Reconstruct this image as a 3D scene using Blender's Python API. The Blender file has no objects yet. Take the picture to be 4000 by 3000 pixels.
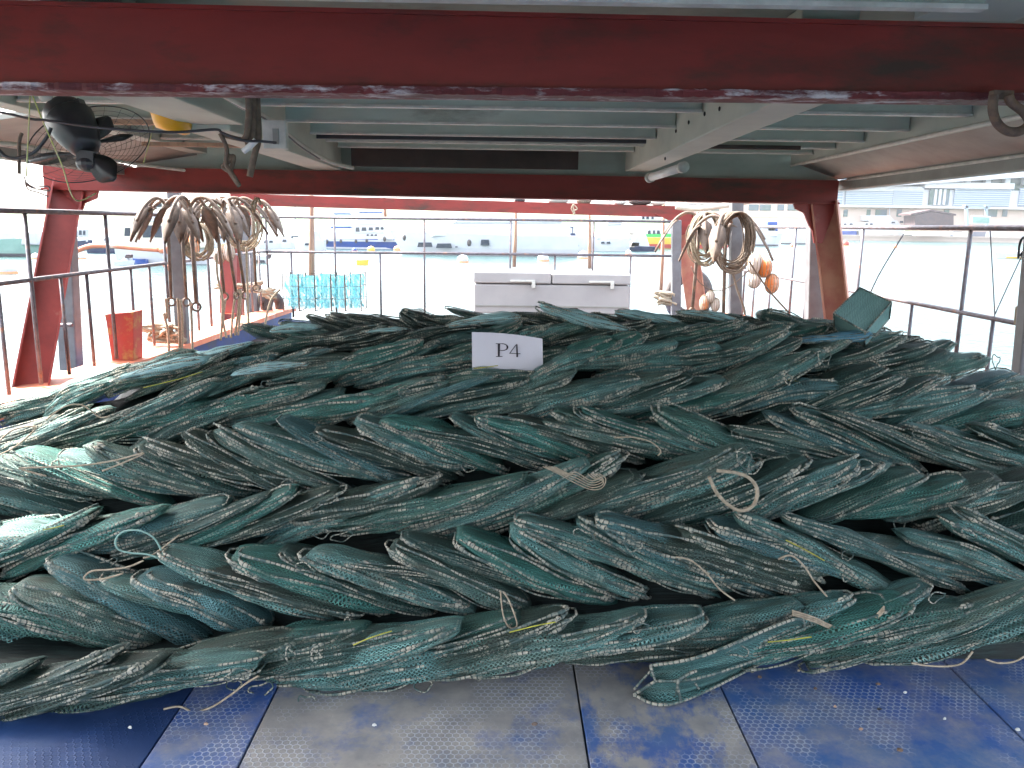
import bpy, math, random
import numpy as np
from mathutils import Vector, Matrix

scene = bpy.context.scene
col = scene.collection
# ------------------------------------------------------------------ camera
EYE = 1.5
F = 3150.0                      # focal length in pixels of the 4000 px wide photograph
PITCH = -math.atan(610 / F)
YAW = math.atan(39 / F)         # camera turned slightly to starboard of the boat's axis (+Y)
ROLL = math.radians(0.8)
fwd = Vector((math.sin(YAW) * math.cos(PITCH), math.cos(YAW) * math.cos(PITCH), math.sin(PITCH)))
r0 = fwd.cross(Vector((0, 0, 1))).normalized()
u0 = r0.cross(fwd).normalized()
RT = r0 * math.cos(ROLL) + u0 * math.sin(ROLL)
UP = u0 * math.cos(ROLL) - r0 * math.sin(ROLL)
CAM = Vector((0, 0, EYE))
cd = bpy.data.cameras.new("camera")
cam = bpy.data.objects.new("camera", cd)
col.objects.link(cam)
cam.matrix_world = Matrix.Translation(CAM) @ Matrix((RT, UP, -fwd)).transposed().to_4x4()
cd.sensor_fit = 'HORIZONTAL'
cd.sensor_width = 36
cd.lens = 36 * F / 4000
cd.clip_start = 0.05
cd.clip_end = 6000
scene.camera = cam
# ------------------------------------------------------------------ world, sun, exposure
SUN_EL, SUN_AZ = math.radians(52), math.radians(-60)      # azimuth from +Y towards +X
w = bpy.data.worlds.new("World")
scene.world = w
w.use_nodes = True
nt = w.node_tree
bg = nt.nodes["Background"]
sky = nt.nodes.new("ShaderNodeTexSky")
sky.sky_type = 'NISHITA'
sky.sun_disc = False
sky.sun_elevation = SUN_EL
sky.sun_rotation = SUN_AZ
sky.air_density = 1.0
sky.dust_density = 3.5
sky.ozone_density = 0.6
hs = nt.nodes.new("ShaderNodeHueSaturation"); hs.inputs["Saturation"].default_value = .5   # milky humid haze takes the blue out of the sky
nt.links.new(sky.outputs[0], hs.inputs["Color"]); nt.links.new(hs.outputs[0], bg.inputs[0])
bg.inputs[1].default_value = 0.15
sl = bpy.data.lights.new("sun", 'SUN')
sl.energy = 3.2
sl.angle = math.radians(0.6)
sl.color = (1.0, 0.95, 0.88)
so = bpy.data.objects.new("sun", sl)
col.objects.link(so)
sd = Vector((math.sin(SUN_AZ) * math.cos(SUN_EL), math.cos(SUN_AZ) * math.cos(SUN_EL), math.sin(SUN_EL)))
so.rotation_euler = sd.to_track_quat('Z', 'Y').to_euler()
so.location = (-20, 5, 30)
scene.view_settings.view_transform = 'Standard'
scene.view_settings.look = 'None'
scene.view_settings.gamma = 1
scene.view_settings.exposure = 3.0
scene.render.engine = 'CYCLES'
scene.cycles.max_bounces = 7
scene.cycles.diffuse_bounces = 4
scene.cycles.transparent_max_bounces = 12
scene.cycles.use_denoising = True

# ------------------------------------------------------------------ pixel -> point helpers
def ray(px, py):
    return fwd * F + RT * (px - 2000) - UP * (py - 1500)
def PY(px, py, y):
    d = ray(px, py); return CAM + d * ((y - CAM.y) / d.y)
def PX(px, py, x):
    d = ray(px, py); return CAM + d * ((x - CAM.x) / d.x)
def PZ(px, py, z):
    d = ray(px, py); return CAM + d * ((z - CAM.z) / d.z)

# ------------------------------------------------------------------ materials
def _n(nt, t, **kw):
    n = nt.nodes.new(t)
    for k, v in kw.items(): setattr(n, k, v)
    return n
def rgb(c): return (c[0], c[1], c[2], 1)
def mat(name, c1, c2=None, scale=6, rough=.6, metal=0, bump=0, detail=6, lo=.35, hi=.65, stretch=(1, 1, 1), c3=None, s3=2, lo3=.55, hi3=.7, bscale=None, spec=.5, dist=.004):
    m = bpy.data.materials.new(name); m.use_nodes = True
    nt = m.node_tree; b = nt.nodes["Principled BSDF"]
    b.inputs["Roughness"].default_value = rough; b.inputs["Metallic"].default_value = metal
    b.inputs["Specular IOR Level"].default_value = spec
    tc = _n(nt, "ShaderNodeTexCoord"); mp = _n(nt, "ShaderNodeMapping")
    mp.inputs["Scale"].default_value = stretch
    nt.links.new(tc.outputs["Object"], mp.inputs[0])
    if c2 is None: c2 = tuple(x * .72 for x in c1)
    nz = _n(nt, "ShaderNodeTexNoise"); nz.inputs["Scale"].default_value = scale; nz.inputs["Detail"].default_value = detail
    nz.inputs["Roughness"].default_value = .62
    nt.links.new(mp.outputs[0], nz.inputs["Vector"])
    rp = _n(nt, "ShaderNodeValToRGB"); rp.color_ramp.elements[0].position = lo; rp.color_ramp.elements[1].position = hi
    rp.color_ramp.elements[0].color = rgb(c1); rp.color_ramp.elements[1].color = rgb(c2)
    nt.links.new(nz.outputs["Fac"], rp.inputs[0]); out = rp.outputs[0]
    if c3 is not None:
        n3 = _n(nt, "ShaderNodeTexNoise"); n3.inputs["Scale"].default_value = s3; n3.inputs["Detail"].default_value = 8
        n3.inputs["Roughness"].default_value = .7
        nt.links.new(mp.outputs[0], n3.inputs["Vector"])
        r3 = _n(nt, "ShaderNodeValToRGB"); r3.color_ramp.elements[0].position = lo3; r3.color_ramp.elements[1].position = hi3
        nt.links.new(n3.outputs["Fac"], r3.inputs[0])
        mx = _n(nt, "ShaderNodeMix", data_type='RGBA')
        nt.links.new(r3.outputs[0], mx.inputs[0]); nt.links.new(out, mx.inputs[6]); mx.inputs[7].default_value = rgb(c3)
        out = mx.outputs[2]
    nt.links.new(out, b.inputs["Base Color"])
    if bump:
        nb = _n(nt, "ShaderNodeTexNoise"); nb.inputs["Scale"].default_value = bscale or scale * 3; nb.inputs["Detail"].default_value = 6
        nt.links.new(mp.outputs[0], nb.inputs["Vector"])
        bp = _n(nt, "ShaderNodeBump"); bp.inputs["Strength"].default_value = bump; bp.inputs["Distance"].default_value = dist
        nt.links.new(nb.outputs["Fac"], bp.inputs["Height"]); nt.links.new(bp.outputs[0], b.inputs["Normal"])
    return m

M = {}
M['red'] = mat('red_paint', (.26, .036, .030), (.17, .030, .024), 2.2, .5, bump=.25, c3=(.06, .035, .026), s3=2.6, lo3=.5, hi3=.68, stretch=(.45, 1, 1.5), spec=.3)
M['flange'] = mat('flaked_flange', (.16, .02, .025), (.62, .58, .60), 16, .6, bump=.8, lo=.50, hi=.60, c3=(.10, .015, .02), s3=9, lo3=.45, hi3=.6, stretch=(.35, 1, 1.6), dist=.006)
M['redpost'] = mat('faded_red_post', (.30, .05, .04), (.22, .035, .03), 5, .55, bump=.2, c3=(.45, .28, .2), s3=3, lo3=.62, hi3=.85)
M['pinkpost'] = mat('worn_pink_post', (.38, .12, .09), (.50, .26, .17), 4, .6, bump=.2)
M['pale'] = mat('pale_green_paint', (.50, .53, .47), (.38, .42, .38), 2.5, .55, bump=.15, c3=(.12, .10, .08), s3=4, lo3=.66, hi3=.78, stretch=(.6, .6, 1), spec=.4)
M['joist'] = mat('joist_paint', (.49, .56, .50), (.36, .42, .37), 3, .45, bump=.1, c3=(.16, .13, .11), s3=2.5, lo3=.6, hi3=.8, stretch=(.35, 1, 1))
M['plank'] = mat('ceiling_planks', (.32, .35, .32), (.22, .25, .23), 3, .6, c3=(.13, .09, .07), s3=1.2)
M['dusk'] = mat('brown_grey_side', (.33, .33, .30), (.22, .22, .20), 2, .6, c3=(.25, .10, .05), s3=1.5, lo3=.6, hi3=.8)
M['white'] = mat('white_paint', (.8, .8, .79), (.72, .72, .70), 3, .4)
M['trim'] = mat('trim_white', (.62, .62, .57), (.45, .45, .42), 12, .5)
M['darkwood'] = mat('dark_brown_board', (.055, .035, .03), (.03, .022, .02), 5, .7)
M['grey'] = mat('grey_post_paint', (.15, .15, .16), (.11, .105, .11), 8, .5, bump=.1, c3=(.30, .2, .14), s3=3, lo3=.66, hi3=.8)
M['railm'] = mat('rail_steel', (.15, .14, .16), (.09, .075, .08), 20, .5, metal=.25, bump=.2, c3=(.30, .14, .08), s3=9, lo3=.56, hi3=.7)
M['rust'] = mat('rusty_iron', (.17, .115, .085), (.09, .06, .05), 25, .75, bump=.5, c3=(.26, .15, .08), s3=8)
M['anchor'] = mat('galvanised_iron', (.17, .125, .095), (.10, .07, .055), 22, .7, bump=.4, c3=(.3, .17, .09), s3=6)
M['rope'] = mat('pale_rope', (.40, .33, .24), (.25, .20, .14), 60, .85, bump=.8, bscale=160)
M['ropebrown'] = mat('brown_rope', (.20, .15, .11), (.12, .09, .07), 40, .9, bump=.8, bscale=120)
M['black'] = mat('black_metal', (.018, .019, .024), (.03, .03, .036), 10, .4)
M['blackplastic'] = mat('black_blade', (.035, .032, .035), (.02, .02, .022), 6, .35)
M['rubber'] = mat('tyre_rubber', (.05, .045, .045), (.11, .095, .09), 15, .8, bump=.6)
M['yellow'] = mat('yellow_plastic', (.85, .42, .02), (.75, .36, .02), 4, .4)
M['orange'] = mat('orange_paint', (.62, .22, .12), (.52, .15, .08), 6, .6, c3=(.6, .45, .36), s3=3)
M['hullblue'] = mat('blue_hull_paint', (.015, .05, .22), (.02, .04, .12), 3, .5, c3=(.06, .06, .08), s3=3)
M['float'] = mat('orange_float', (.75, .22, .04), (.8, .62, .5), 6, .6, lo=.45, hi=.6)
M['floatwhite'] = mat('white_float', (.75, .72, .68), (.6, .5, .45), 7, .6)
M['wood'] = mat('bamboo_pole', (.42, .28, .19), (.28, .18, .13), 6, .7, stretch=(4, 4, .5))
M['freezer'] = mat('freezer_enamel', (.40, .385, .38), (.34, .33, .33), 2, .4)
M['cyan'] = mat('cyan_net', (.20, .62, .68), (.30, .72, .76), 8, .7)
M['lime'] = mat('lime_cord', (.42, .52, .12), (.55, .55, .35), 30, .7)
M['paper'] = mat('paper', (.60, .57, .62), (.56, .53, .58), 2, .8)
M['ink'] = mat('black_ink', (.02, .015, .02), (.03, .02, .03), 4, .8)
M['pipegrey'] = mat('white_hose', (.60, .57, .50), (.45, .42, .37), 10, .6)
# far-side paints
M['bwhite'] = mat('boat_white', (.56, .56, .58), (.50, .51, .53), .6, .35)
M['bgrey'] = mat('boat_tarp_grey', (.50, .50, .52), (.42, .42, .45), .8, .8)
M['bwin'] = mat('boat_tinted_window', (.035, .045, .065), (.02, .03, .045), .8, .12)
M['bblue'] = mat('boat_blue', (.02, .07, .30), (.025, .06, .22), .8, .4)
M['bnavy'] = mat('boat_navy', (.02, .03, .09), (.03, .04, .07), .8, .5)
M['bgreen'] = mat('tarp_green', (.24, .38, .33), (.18, .31, .27), .7, .8)
M['bred'] = mat('boat_red', (.50, .07, .05), (.4, .05, .04), .8, .5)
M['byellow'] = mat('boat_yellow', (.75, .5, .06), (.65, .42, .06), .8, .5)
M['bgrass'] = mat('boat_bright_green', (.05, .45, .10), (.04, .36, .08), .8, .5)
M['bcream'] = mat('cream_cabin', (.68, .62, .50), (.6, .54, .44), .6, .5)
M['bdark'] = mat('dark_shed', (.10, .06, .06), (.06, .045, .05), .8, .8)
M['bblack'] = mat('boat_black_line', (.05, .05, .06), (.08, .08, .09), .8, .6)
M['borange'] = mat('buoy_orange', (.8, .28, .08), (.75, .35, .18), .8, .5)
M['cladding'] = mat('louvre_cladding', (.30, .37, .44), (.27, .33, .40), .05, .6)
M['louvre'] = mat('louvre_pale_slat', (.55, .58, .62), (.5, .53, .57), .05, .6)
M['bstone'] = mat('building_stone', (.55, .45, .38), (.48, .38, .32), .08, .8)
M['bglass'] = mat('building_glass', (.10, .13, .17), (.06, .12, .08), .12, .2)
M['hill'] = mat('wooded_hill', (.07, .12, .06), (.12, .17, .09), .02, .9, c3=(.2, .2, .17), s3=.01)

# ------------------------------------------------------------------ mesh collector
class MB:
    def __init__(s): s.v = []; s.f = []; s.uv = []; s.mi = []; s.m = 0
    def add(s, verts, faces, uvs=None):
        o = len(s.v); s.v.extend([tuple(v) for v in verts])
        for k, f in enumerate(faces):
            s.f.append(tuple(i + o for i in f)); s.mi.append(s.m)
            s.uv.append(uvs[k] if uvs else [(0, 0)] * len(f))
        return s
    def box(s, a, b):
        x0, x1 = sorted((a[0], b[0])); y0, y1 = sorted((a[1], b[1])); z0, z1 = sorted((a[2], b[2]))
        v = [(x0, y0, z0), (x1, y0, z0), (x1, y1, z0), (x0, y1, z0), (x0, y0, z1), (x1, y0, z1), (x1, y1, z1), (x0, y1, z1)]
        return s.add(v, [(0, 3, 2, 1), (4, 5, 6, 7), (0, 1, 5, 4), (1, 2, 6, 5), (2, 3, 7, 6), (3, 0, 4, 7)])
    def bar(s, p, q, w, h, up=(0, 0, 1), w2=None, h2=None):
        p, q = Vector(p), Vector(q); d = (q - p).normalized(); u = Vector(up)
        sx = d.cross(u).normalized(); u = sx.cross(d).normalized()
        w2 = w2 or w; h2 = h2 or h
        v = []
        for c, ww, hh in ((p, w, h), (q, w2, h2)):
            for a, b in ((-1, -1), (1, -1), (1, 1), (-1, 1)): v.append(c + sx * a * ww / 2 + u * b * hh / 2)
        return s.add(v, [(0, 1, 2, 3), (7, 6, 5, 4), (0, 4, 5, 1), (1, 5, 6, 2), (2, 6, 7, 3), (3, 7, 4, 0)])
    def tube(s, pts, r, seg=8, closed=False, cap=True):
        pts = [Vector(p) for p in pts]; n = len(pts)
        rr = r if hasattr(r, '__len__') else [r] * n
        v = []; us = []; acc = 0; prev = None; nrm = None
        for i, p in enumerate(pts):
            if closed: t = (pts[(i + 1) % n] - pts[i - 1])
            else: t = pts[min(i + 1, n - 1)] - pts[max(i - 1, 0)]
            if t.length < 1e-9: t = Vector((0, 0, 1))
            t.normalize()
            if nrm is None:
                nrm = t.cross(Vector((0, 0, 1)) if abs(t.z) < .9 else Vector((1, 0, 0))).normalized()
            else:
                nrm = (nrm - t * nrm.dot(t)).normalized()
            b = t.cross(nrm)
            if prev is not None: acc += (p - prev).length
            prev = p; us.append(acc)
            for k in range(seg):
                a = 2 * math.pi * k / seg
                v.append(p + (nrm * math.cos(a) + b * math.sin(a)) * rr[i])
        fs = []; uv = []
        m = n if closed else n - 1
        for i in range(m):
            j = (i + 1) % n
            ua, ub = us[i], (us[j] if j else acc + (pts[0] - pts[-1]).length)
            for k in range(seg):
                l = (k + 1) % seg
                fs.append((i * seg + k, i * seg + l, j * seg + l, j * seg + k))
                uv.append([(ua, k / seg), (ua, (k + 1) / seg), (ub, (k + 1) / seg), (ub, k / seg)])
        if cap and not closed:
            fs.append(tuple(range(seg - 1, -1, -1))); uv.append([(0, 0)] * seg)
            fs.append(tuple((n - 1) * seg + k for k in range(seg))); uv.append([(0, 0)] * seg)
        return s.add(v, fs, uv)
    def grid(s, P, closed_v=False, cap=False, uvscale=None):
        """P[i][j] points; i along, j around."""
        ni, nj = len(P), len(P[0]); v = [p for r in P for p in r]; fs = []; uv = []
        A = np.array([[list(p) for p in r] for r in P], dtype=float)
        du = np.zeros(ni); du[1:] = np.cumsum(np.linalg.norm(np.diff(A, axis=0), axis=2).mean(axis=1))
        mid = A[ni // 2]; dv = np.zeros(nj + 1); dv[1:nj] = np.cumsum(np.linalg.norm(np.diff(mid, axis=0), axis=1)); dv[nj] = dv[nj - 1] + np.linalg.norm(mid[0] - mid[-1])
        for i in range(ni - 1):
            for j in range(nj if closed_v else nj - 1):
                l = (j + 1) % nj
                fs.append((i * nj + j, i * nj + l, (i + 1) * nj + l, (i + 1) * nj + j))
                uv.append([(du[i], dv[j]), (du[i], dv[j + 1]), (du[i + 1], dv[j + 1]), (du[i + 1], dv[j])])
        if cap and closed_v:
            fs.append(tuple(range(nj - 1, -1, -1))); uv.append([(0, 0)] * nj)
            fs.append(tuple((ni - 1) * nj + k for k in range(nj))); uv.append([(0, 0)] * nj)
        return s.add(v, fs, uv)
    def prism(s, poly, d0, d1, fn):
        """poly 2-D outline, extruded from d0 to d1; fn(a,b,d)->xyz"""
        n = len(poly); v = [fn(a, b, d0) for a, b in poly] + [fn(a, b, d1) for a, b in poly]
        fs = [tuple(range(n - 1, -1, -1)), tuple(range(n, 2 * n))] + [(i, (i + 1) % n, n + (i + 1) % n, n + i) for i in range(n)]
        return s.add(v, fs)
    def sphere(s, c, rx, ry, rz, nu=14, nv=9):
        P = []
        for i in range(nv + 1):
            a = math.pi * i / nv - math.pi / 2; a = max(-1.5, min(1.5, a))
            P.append([(c[0] + rx * math.cos(a) * math.cos(2 * math.pi * k / nu), c[1] + ry * math.cos(a) * math.sin(2 * math.pi * k / nu), c[2] + rz * math.sin(a)) for k in range(nu)])
        return s.grid(P, closed_v=True, cap=True)
    def build(s, name, material, parent=None, smooth=False, mats=None, bevel=0):
        me = bpy.data.meshes.new(name)
        off = Vector(parent.location) if parent is not None and not parent.get('_local') else Vector((0, 0, 0))
        if parent is not None and parent.parent is not None: off = off + Vector(parent.parent.location)
        me.from_pydata([(v[0] - off.x, v[1] - off.y, v[2] - off.z) for v in s.v], [], s.f)
        ul = me.uv_layers.new(name="UVMap"); flat = [c for f in s.uv for p in f for c in p]
        ul.data.foreach_set("uv", flat)
        for m_ in (mats or [material]): me.materials.append(m_)
        me.polygons.foreach_set("material_index", s.mi)
        if smooth: me.polygons.foreach_set("use_smooth", [True] * len(me.polygons))
        me.validate(); me.update()
        o = bpy.data.objects.new(name, me); col.objects.link(o)
        if parent is not None: o.parent = parent
        if bevel:
            b = o.modifiers.new('bevel', 'BEVEL'); b.width = bevel; b.segments = 2; b.limit_method = 'ANGLE'
        return o

def tag(o, label=None, cat=None, group=None, kind=None):
    if label: o['label'] = label
    if cat: o['category'] = cat
    if group: o['group'] = group
    if kind: o['kind'] = kind
    return o
def thing(name, loc, label, cat, group=None):
    o = bpy.data.objects.new(name, None); col.objects.link(o); o.location = loc; o.empty_display_size = .1
    return tag(o, label, cat, group)
def struct(name, mb, m, label=None, **k):
    o = mb.build(name, m, **k); o['kind'] = 'structure'
    if label: o['label'] = label
    return o
def lerp(a, b, t): return a + (b - a) * t
def arc(c, r, a0, a1, n, ex, ey):
    ex, ey, c = Vector(ex), Vector(ey), Vector(c)
    return [c + ex * r * math.cos(lerp(a0, a1, i / (n - 1))) + ey * r * math.sin(lerp(a0, a1, i / (n - 1))) for i in range(n)]
def spline(pts, n=8, closed=False):
    pts = [Vector(p) for p in pts]; out = []; m = len(pts)
    rng = range(m if closed else m - 1)
    g = (lambda i: pts[i % m]) if closed else (lambda i: pts[max(0, min(m - 1, i))])
    for i in rng:
        p0, p1, p2, p3 = g(i - 1), g(i), g(i + 1), g(i + 2)
        for k in range(n):
            t = k / n
            out.append(.5 * ((2 * p1) + (p2 - p0) * t + (2 * p0 - 5 * p1 + 4 * p2 - p3) * t * t + (3 * p1 - p0 - 3 * p2 + p3) * t ** 3))
    if not closed: out.append(pts[-1])
    return out
def interp(pts, x):
    if x <= pts[0][0]: a, b = pts[0], pts[1]
    elif x >= pts[-1][0]: a, b = pts[-2], pts[-1]
    else:
        for a, b in zip(pts, pts[1:]):
            if a[0] <= x <= b[0]: break
    return a[1] + (b[1] - a[1]) * (x - a[0]) / (b[0] - a[0])
ORD = ['', 'first', 'second', 'third', 'fourth', 'fifth', 'sixth', 'seventh', 'eighth', 'ninth', 'tenth', 'eleventh', 'twelfth', 'thirteenth', 'fourteenth', 'fifteenth', 'sixteenth', 'seventeenth', 'eighteenth', 'nineteenth', 'twentieth']
def ordinal(n):
    if n <= 20: return ORD[n]
    t = {2: 'twenty', 3: 'thirty', 4: 'forty', 5: 'fifty'}[n // 10]
    return t + '-' + ORD[n % 10] if n % 10 else {2: 'twentieth', 3: 'thirtieth', 4: 'fortieth'}[n // 10]
# ================================================================== SETTING
WATER_Z = -1.2
# water
def water_material():
    m = bpy.data.materials.new('harbour_water'); m.use_nodes = True
    nt = m.node_tree; b = nt.nodes["Principled BSDF"]
    b.inputs["Base Color"].default_value = (.025, .06, .06, 1); b.inputs["Roughness"].default_value = .2; b.inputs["Specular IOR Level"].default_value = .22
    tc = _n(nt, "ShaderNodeTexCoord"); mp = _n(nt, "ShaderNodeMapping"); mp.inputs["Scale"].default_value = (1, 1, 1)
    nt.links.new(tc.outputs["Object"], mp.inputs[0])
    n1 = _n(nt, "ShaderNodeTexNoise"); n1.inputs["Scale"].default_value = 1.1; n1.inputs["Detail"].default_value = 5
    n2 = _n(nt, "ShaderNodeTexNoise"); n2.inputs["Scale"].default_value = .12; n2.inputs["Detail"].default_value = 3
    nt.links.new(mp.outputs[0], n1.inputs["Vector"]); nt.links.new(mp.outputs[0], n2.inputs["Vector"])
    ad = _n(nt, "ShaderNodeMath", operation='ADD'); nt.links.new(n1.outputs["Fac"], ad.inputs[0]); nt.links.new(n2.outputs["Fac"], ad.inputs[1])
    bp = _n(nt, "ShaderNodeBump"); bp.inputs["Strength"].default_value = .5; bp.inputs["Distance"].default_value = .6
    nt.links.new(ad.outputs[0], bp.inputs["Height"]); nt.links.new(bp.outputs[0], b.inputs["Normal"])
    return m
M['water'] = water_material()
mb = MB(); mb.add([(-2500, -300, WATER_Z), (2500, -300, WATER_Z), (2500, 4000, WATER_Z), (-2500, 4000, WATER_Z)], [(0, 1, 2, 3)])
struct('water', mb, M['water'], 'pale green harbour water under bright hazy light')

# hills on the far shore
def hill(name, pts, Y, depth, label):
    """pts: skyline in pixels at distance Y"""
    rnd = random.Random(5); P = []
    n = 60; x0, x1 = pts[0][0], pts[-1][0]
    rows = 10
    sky_ = []
    for i in range(n + 1):
        px = lerp(x0, x1, i / n); py = interp(pts, px); p = PY(px, py, Y); sky_.append((p.x, p.z + 2.2 * math.sin(i * 1.7) * rnd.random()))
    for r in range(rows + 1):
        t = r / rows; row = []
        for (x, z) in sky_:
            zz = WATER_Z - .5 + (z - WATER_Z) * math.sin(t * math.pi) ** .8 * (1 + .08 * (rnd.random() - .5))
            row.append((x + rnd.uniform(-3, 3), Y - depth / 2 + depth * t, zz))
        P.append(row)
    m_ = MB(); m_.grid(P); return struct(name, m_, M['hill'], label, smooth=True)
hill('hills', [(-900, 700), (200, 780), (900, 795), (1500, 800), (2100, 790), (2600, 815), (3000, 830), (3600, 700), (4700, 560)], 900, 400, 'pale wooded hills beyond the marina')

# quay under the marina building
mb = MB(); a = PY(2450, 893, 290); b = PY(4700, 930, 290)
mb.box((a.x, 286, WATER_Z - 1), (b.x + 60, 330, .6)); mb.box((a.x, 285.5, .2), (b.x + 60, 286, .75))
tag(mb.build('quay_wall', M['bstone']), 'stone quay wall along the far shore below the marina building', 'quay')

# ------------------------------------------------------------------ hull + deck of the boat we stand on
def panel_material(name, kind):
    m = bpy.data.materials.new(name); m.use_nodes = True
    nt = m.node_tree; b = nt.nodes["Principled BSDF"]; L = nt.links.new
    tc = _n(nt, "ShaderNodeTexCoord")
    def noise(scale, detail=6, rough=.6, stretch=(1, 1, 1)):
        mp = _n(nt, "ShaderNodeMapping"); mp.inputs["Scale"].default_value = stretch; L(tc.outputs["Object"], mp.inputs[0])
        n = _n(nt, "ShaderNodeTexNoise"); n.inputs["Scale"].default_value = scale; n.inputs["Detail"].default_value = detail; n.inputs["Roughness"].default_value = rough
        L(mp.outputs[0], n.inputs["Vector"]); return n.outputs["Fac"]
    def ramp(f, a, b_, ca=(0, 0, 0), cb=(1, 1, 1)):
        r = _n(nt, "ShaderNodeValToRGB"); r.color_ramp.elements[0].position = a; r.color_ramp.elements[1].position = b_
        r.color_ramp.elements[0].color = rgb(ca); r.color_ramp.elements[1].color = rgb(cb); L(f, r.inputs[0]); return r.outputs[0]
    def mix(f, A, B):
        x = _n(nt, "ShaderNodeMix", data_type='RGBA'); L(f, x.inputs[0])
        for s_, v in ((6, A), (7, B)):
            if isinstance(v, tuple): x.inputs[s_].default_value = rgb(v)
            else: L(v, x.inputs[s_])
        return x.outputs[2]
    def math_(op, a, b_=None, c=None):
        x = _n(nt, "ShaderNodeMath", operation=op)
        for i, v in enumerate((a, b_, c)):
            if v is None: continue
            if isinstance(v, (int, float)): x.inputs[i].default_value = v
            else: L(v, x.inputs[i])
        return x.outputs[0]
    # honeycomb relief: true hexagon cells
    sep = _n(nt, "ShaderNodeSeparateXYZ"); L(tc.outputs["Object"], sep.inputs[0])
    K = 44.0; R3 = 1.7320508
    px_, py_ = math_('MULTIPLY', sep.outputs[0], K), math_('MULTIPLY', sep.outputs[1], K)
    def cell(ox, oy):
        ax_ = math_('SUBTRACT', math_('FLOORED_MODULO', math_('ADD', px_, ox), 1.0), .5); ay_ = math_('SUBTRACT', math_('FLOORED_MODULO', math_('ADD', py_, oy), R3), R3 / 2)
        return math_('MAXIMUM', math_('ADD', math_('MULTIPLY', math_('ABSOLUTE', ax_), .5), math_('MULTIPLY', math_('ABSOLUTE', ay_), R3 / 2)), math_('ABSOLUTE', ax_))
    hexd = math_('MINIMUM', cell(0, 0), cell(.5, R3 / 2))
    comb = ramp(hexd, .38, .46)
    where = ramp(noise(3.2, 3), .47, .58)
    combm = math_('MULTIPLY', comb, where)
    blue = mix(ramp(noise(2.3, 5), .4, .62), (.016, .075, .30), (.04, .115, .28))
    dirt = mix(ramp(noise(9, 8), .35, .7), (.33, .31, .285), (.20, .20, .205))
    if kind == 'worn': f = ramp(noise(3.6, 10, .74), .50, .66, (1, 1, 1), (.35, .35, .35))
    elif kind == 'palestrip': f = ramp(noise(4.2, 10, .7, (1, .6, 1)), .46, .56, (1, 1, 1), (.15, .15, .15))
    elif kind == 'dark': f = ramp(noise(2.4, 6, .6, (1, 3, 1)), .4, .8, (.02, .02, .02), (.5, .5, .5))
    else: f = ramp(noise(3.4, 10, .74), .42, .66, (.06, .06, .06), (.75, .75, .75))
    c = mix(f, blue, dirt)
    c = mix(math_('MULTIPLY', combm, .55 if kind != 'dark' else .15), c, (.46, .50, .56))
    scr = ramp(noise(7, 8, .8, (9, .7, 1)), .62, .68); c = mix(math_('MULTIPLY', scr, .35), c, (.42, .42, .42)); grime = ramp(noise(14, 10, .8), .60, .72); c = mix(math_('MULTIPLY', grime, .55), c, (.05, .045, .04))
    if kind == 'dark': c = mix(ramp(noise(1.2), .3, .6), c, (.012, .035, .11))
    L(c, b.inputs["Base Color"]); b.inputs["Roughness"].default_value = .58; b.inputs["Specular IOR Level"].default_value = .3
    bp = _n(nt, "ShaderNodeBump"); bp.inputs["Strength"].default_value = .5; bp.inputs["Distance"].default_value = .002
    L(math_('ADD', combm, math_('MULTIPLY', noise(60, 4), .4)), bp.inputs["Height"]); L(bp.outputs[0], b.inputs["Normal"])
    return m
M['p_blue'] = panel_material('blue_deck_board', 'blue'); M['p_worn'] = panel_material('worn_deck_board', 'worn')
M['p_dark'] = panel_material('dark_blue_deck_board', 'dark'); M['p_strip'] = panel_material('patchy_deck_board', 'palestrip')
def fx(px, py): return PZ(px, py, 0).x
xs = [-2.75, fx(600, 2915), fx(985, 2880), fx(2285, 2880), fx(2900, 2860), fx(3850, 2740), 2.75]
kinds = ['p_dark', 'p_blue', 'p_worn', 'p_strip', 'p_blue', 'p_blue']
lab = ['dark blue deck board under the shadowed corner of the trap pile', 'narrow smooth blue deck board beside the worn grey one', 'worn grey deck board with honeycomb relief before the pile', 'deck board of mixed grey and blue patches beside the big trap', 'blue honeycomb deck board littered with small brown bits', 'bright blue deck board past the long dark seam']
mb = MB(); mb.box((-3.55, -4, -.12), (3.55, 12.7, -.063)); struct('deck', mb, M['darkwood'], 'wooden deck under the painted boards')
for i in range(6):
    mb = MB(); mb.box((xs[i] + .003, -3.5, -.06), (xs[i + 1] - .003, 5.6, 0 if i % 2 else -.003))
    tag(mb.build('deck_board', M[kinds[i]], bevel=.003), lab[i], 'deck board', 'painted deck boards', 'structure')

# bulwark and gunwale of both sides: sheer line through pixels, side at x = -3.55 / 3.6
def gunwale(sgn, pts, label, shows):
    root = thing('gunwale', pts[0], label, 'gunwale')
    top = [Vector(p) for p in pts]
    cap = MB(); side = MB()
    for a, b in zip(top, top[1:]):
        cap.add([(a.x - .2, a.y, a.z), (a.x + .2, a.y, a.z), (b.x + .2, b.y, b.z), (b.x - .2, b.y, b.z), (a.x - .2, a.y, a.z - .06), (a.x + .2, a.y, a.z - .06), (b.x + .2, b.y, b.z - .06), (b.x - .2, b.y, b.z - .06)],
                [(0, 1, 2, 3), (7, 6, 5, 4), (1, 5, 6, 2), (3, 7, 4, 0)])
        for k in (-.12, .12):
            side.add([(a.x + k, a.y, a.z - .06), (b.x + k, b.y, b.z - .06), (b.x + k, b.y, -1.6), (a.x + k, a.y, -1.6)], [(0, 1, 2, 3)])
    cap.build('cap_rail', M['orange'], root); side.build('bulwark', M['hullblue'], root)
XL, XR = -3.55, 3.6
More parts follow.
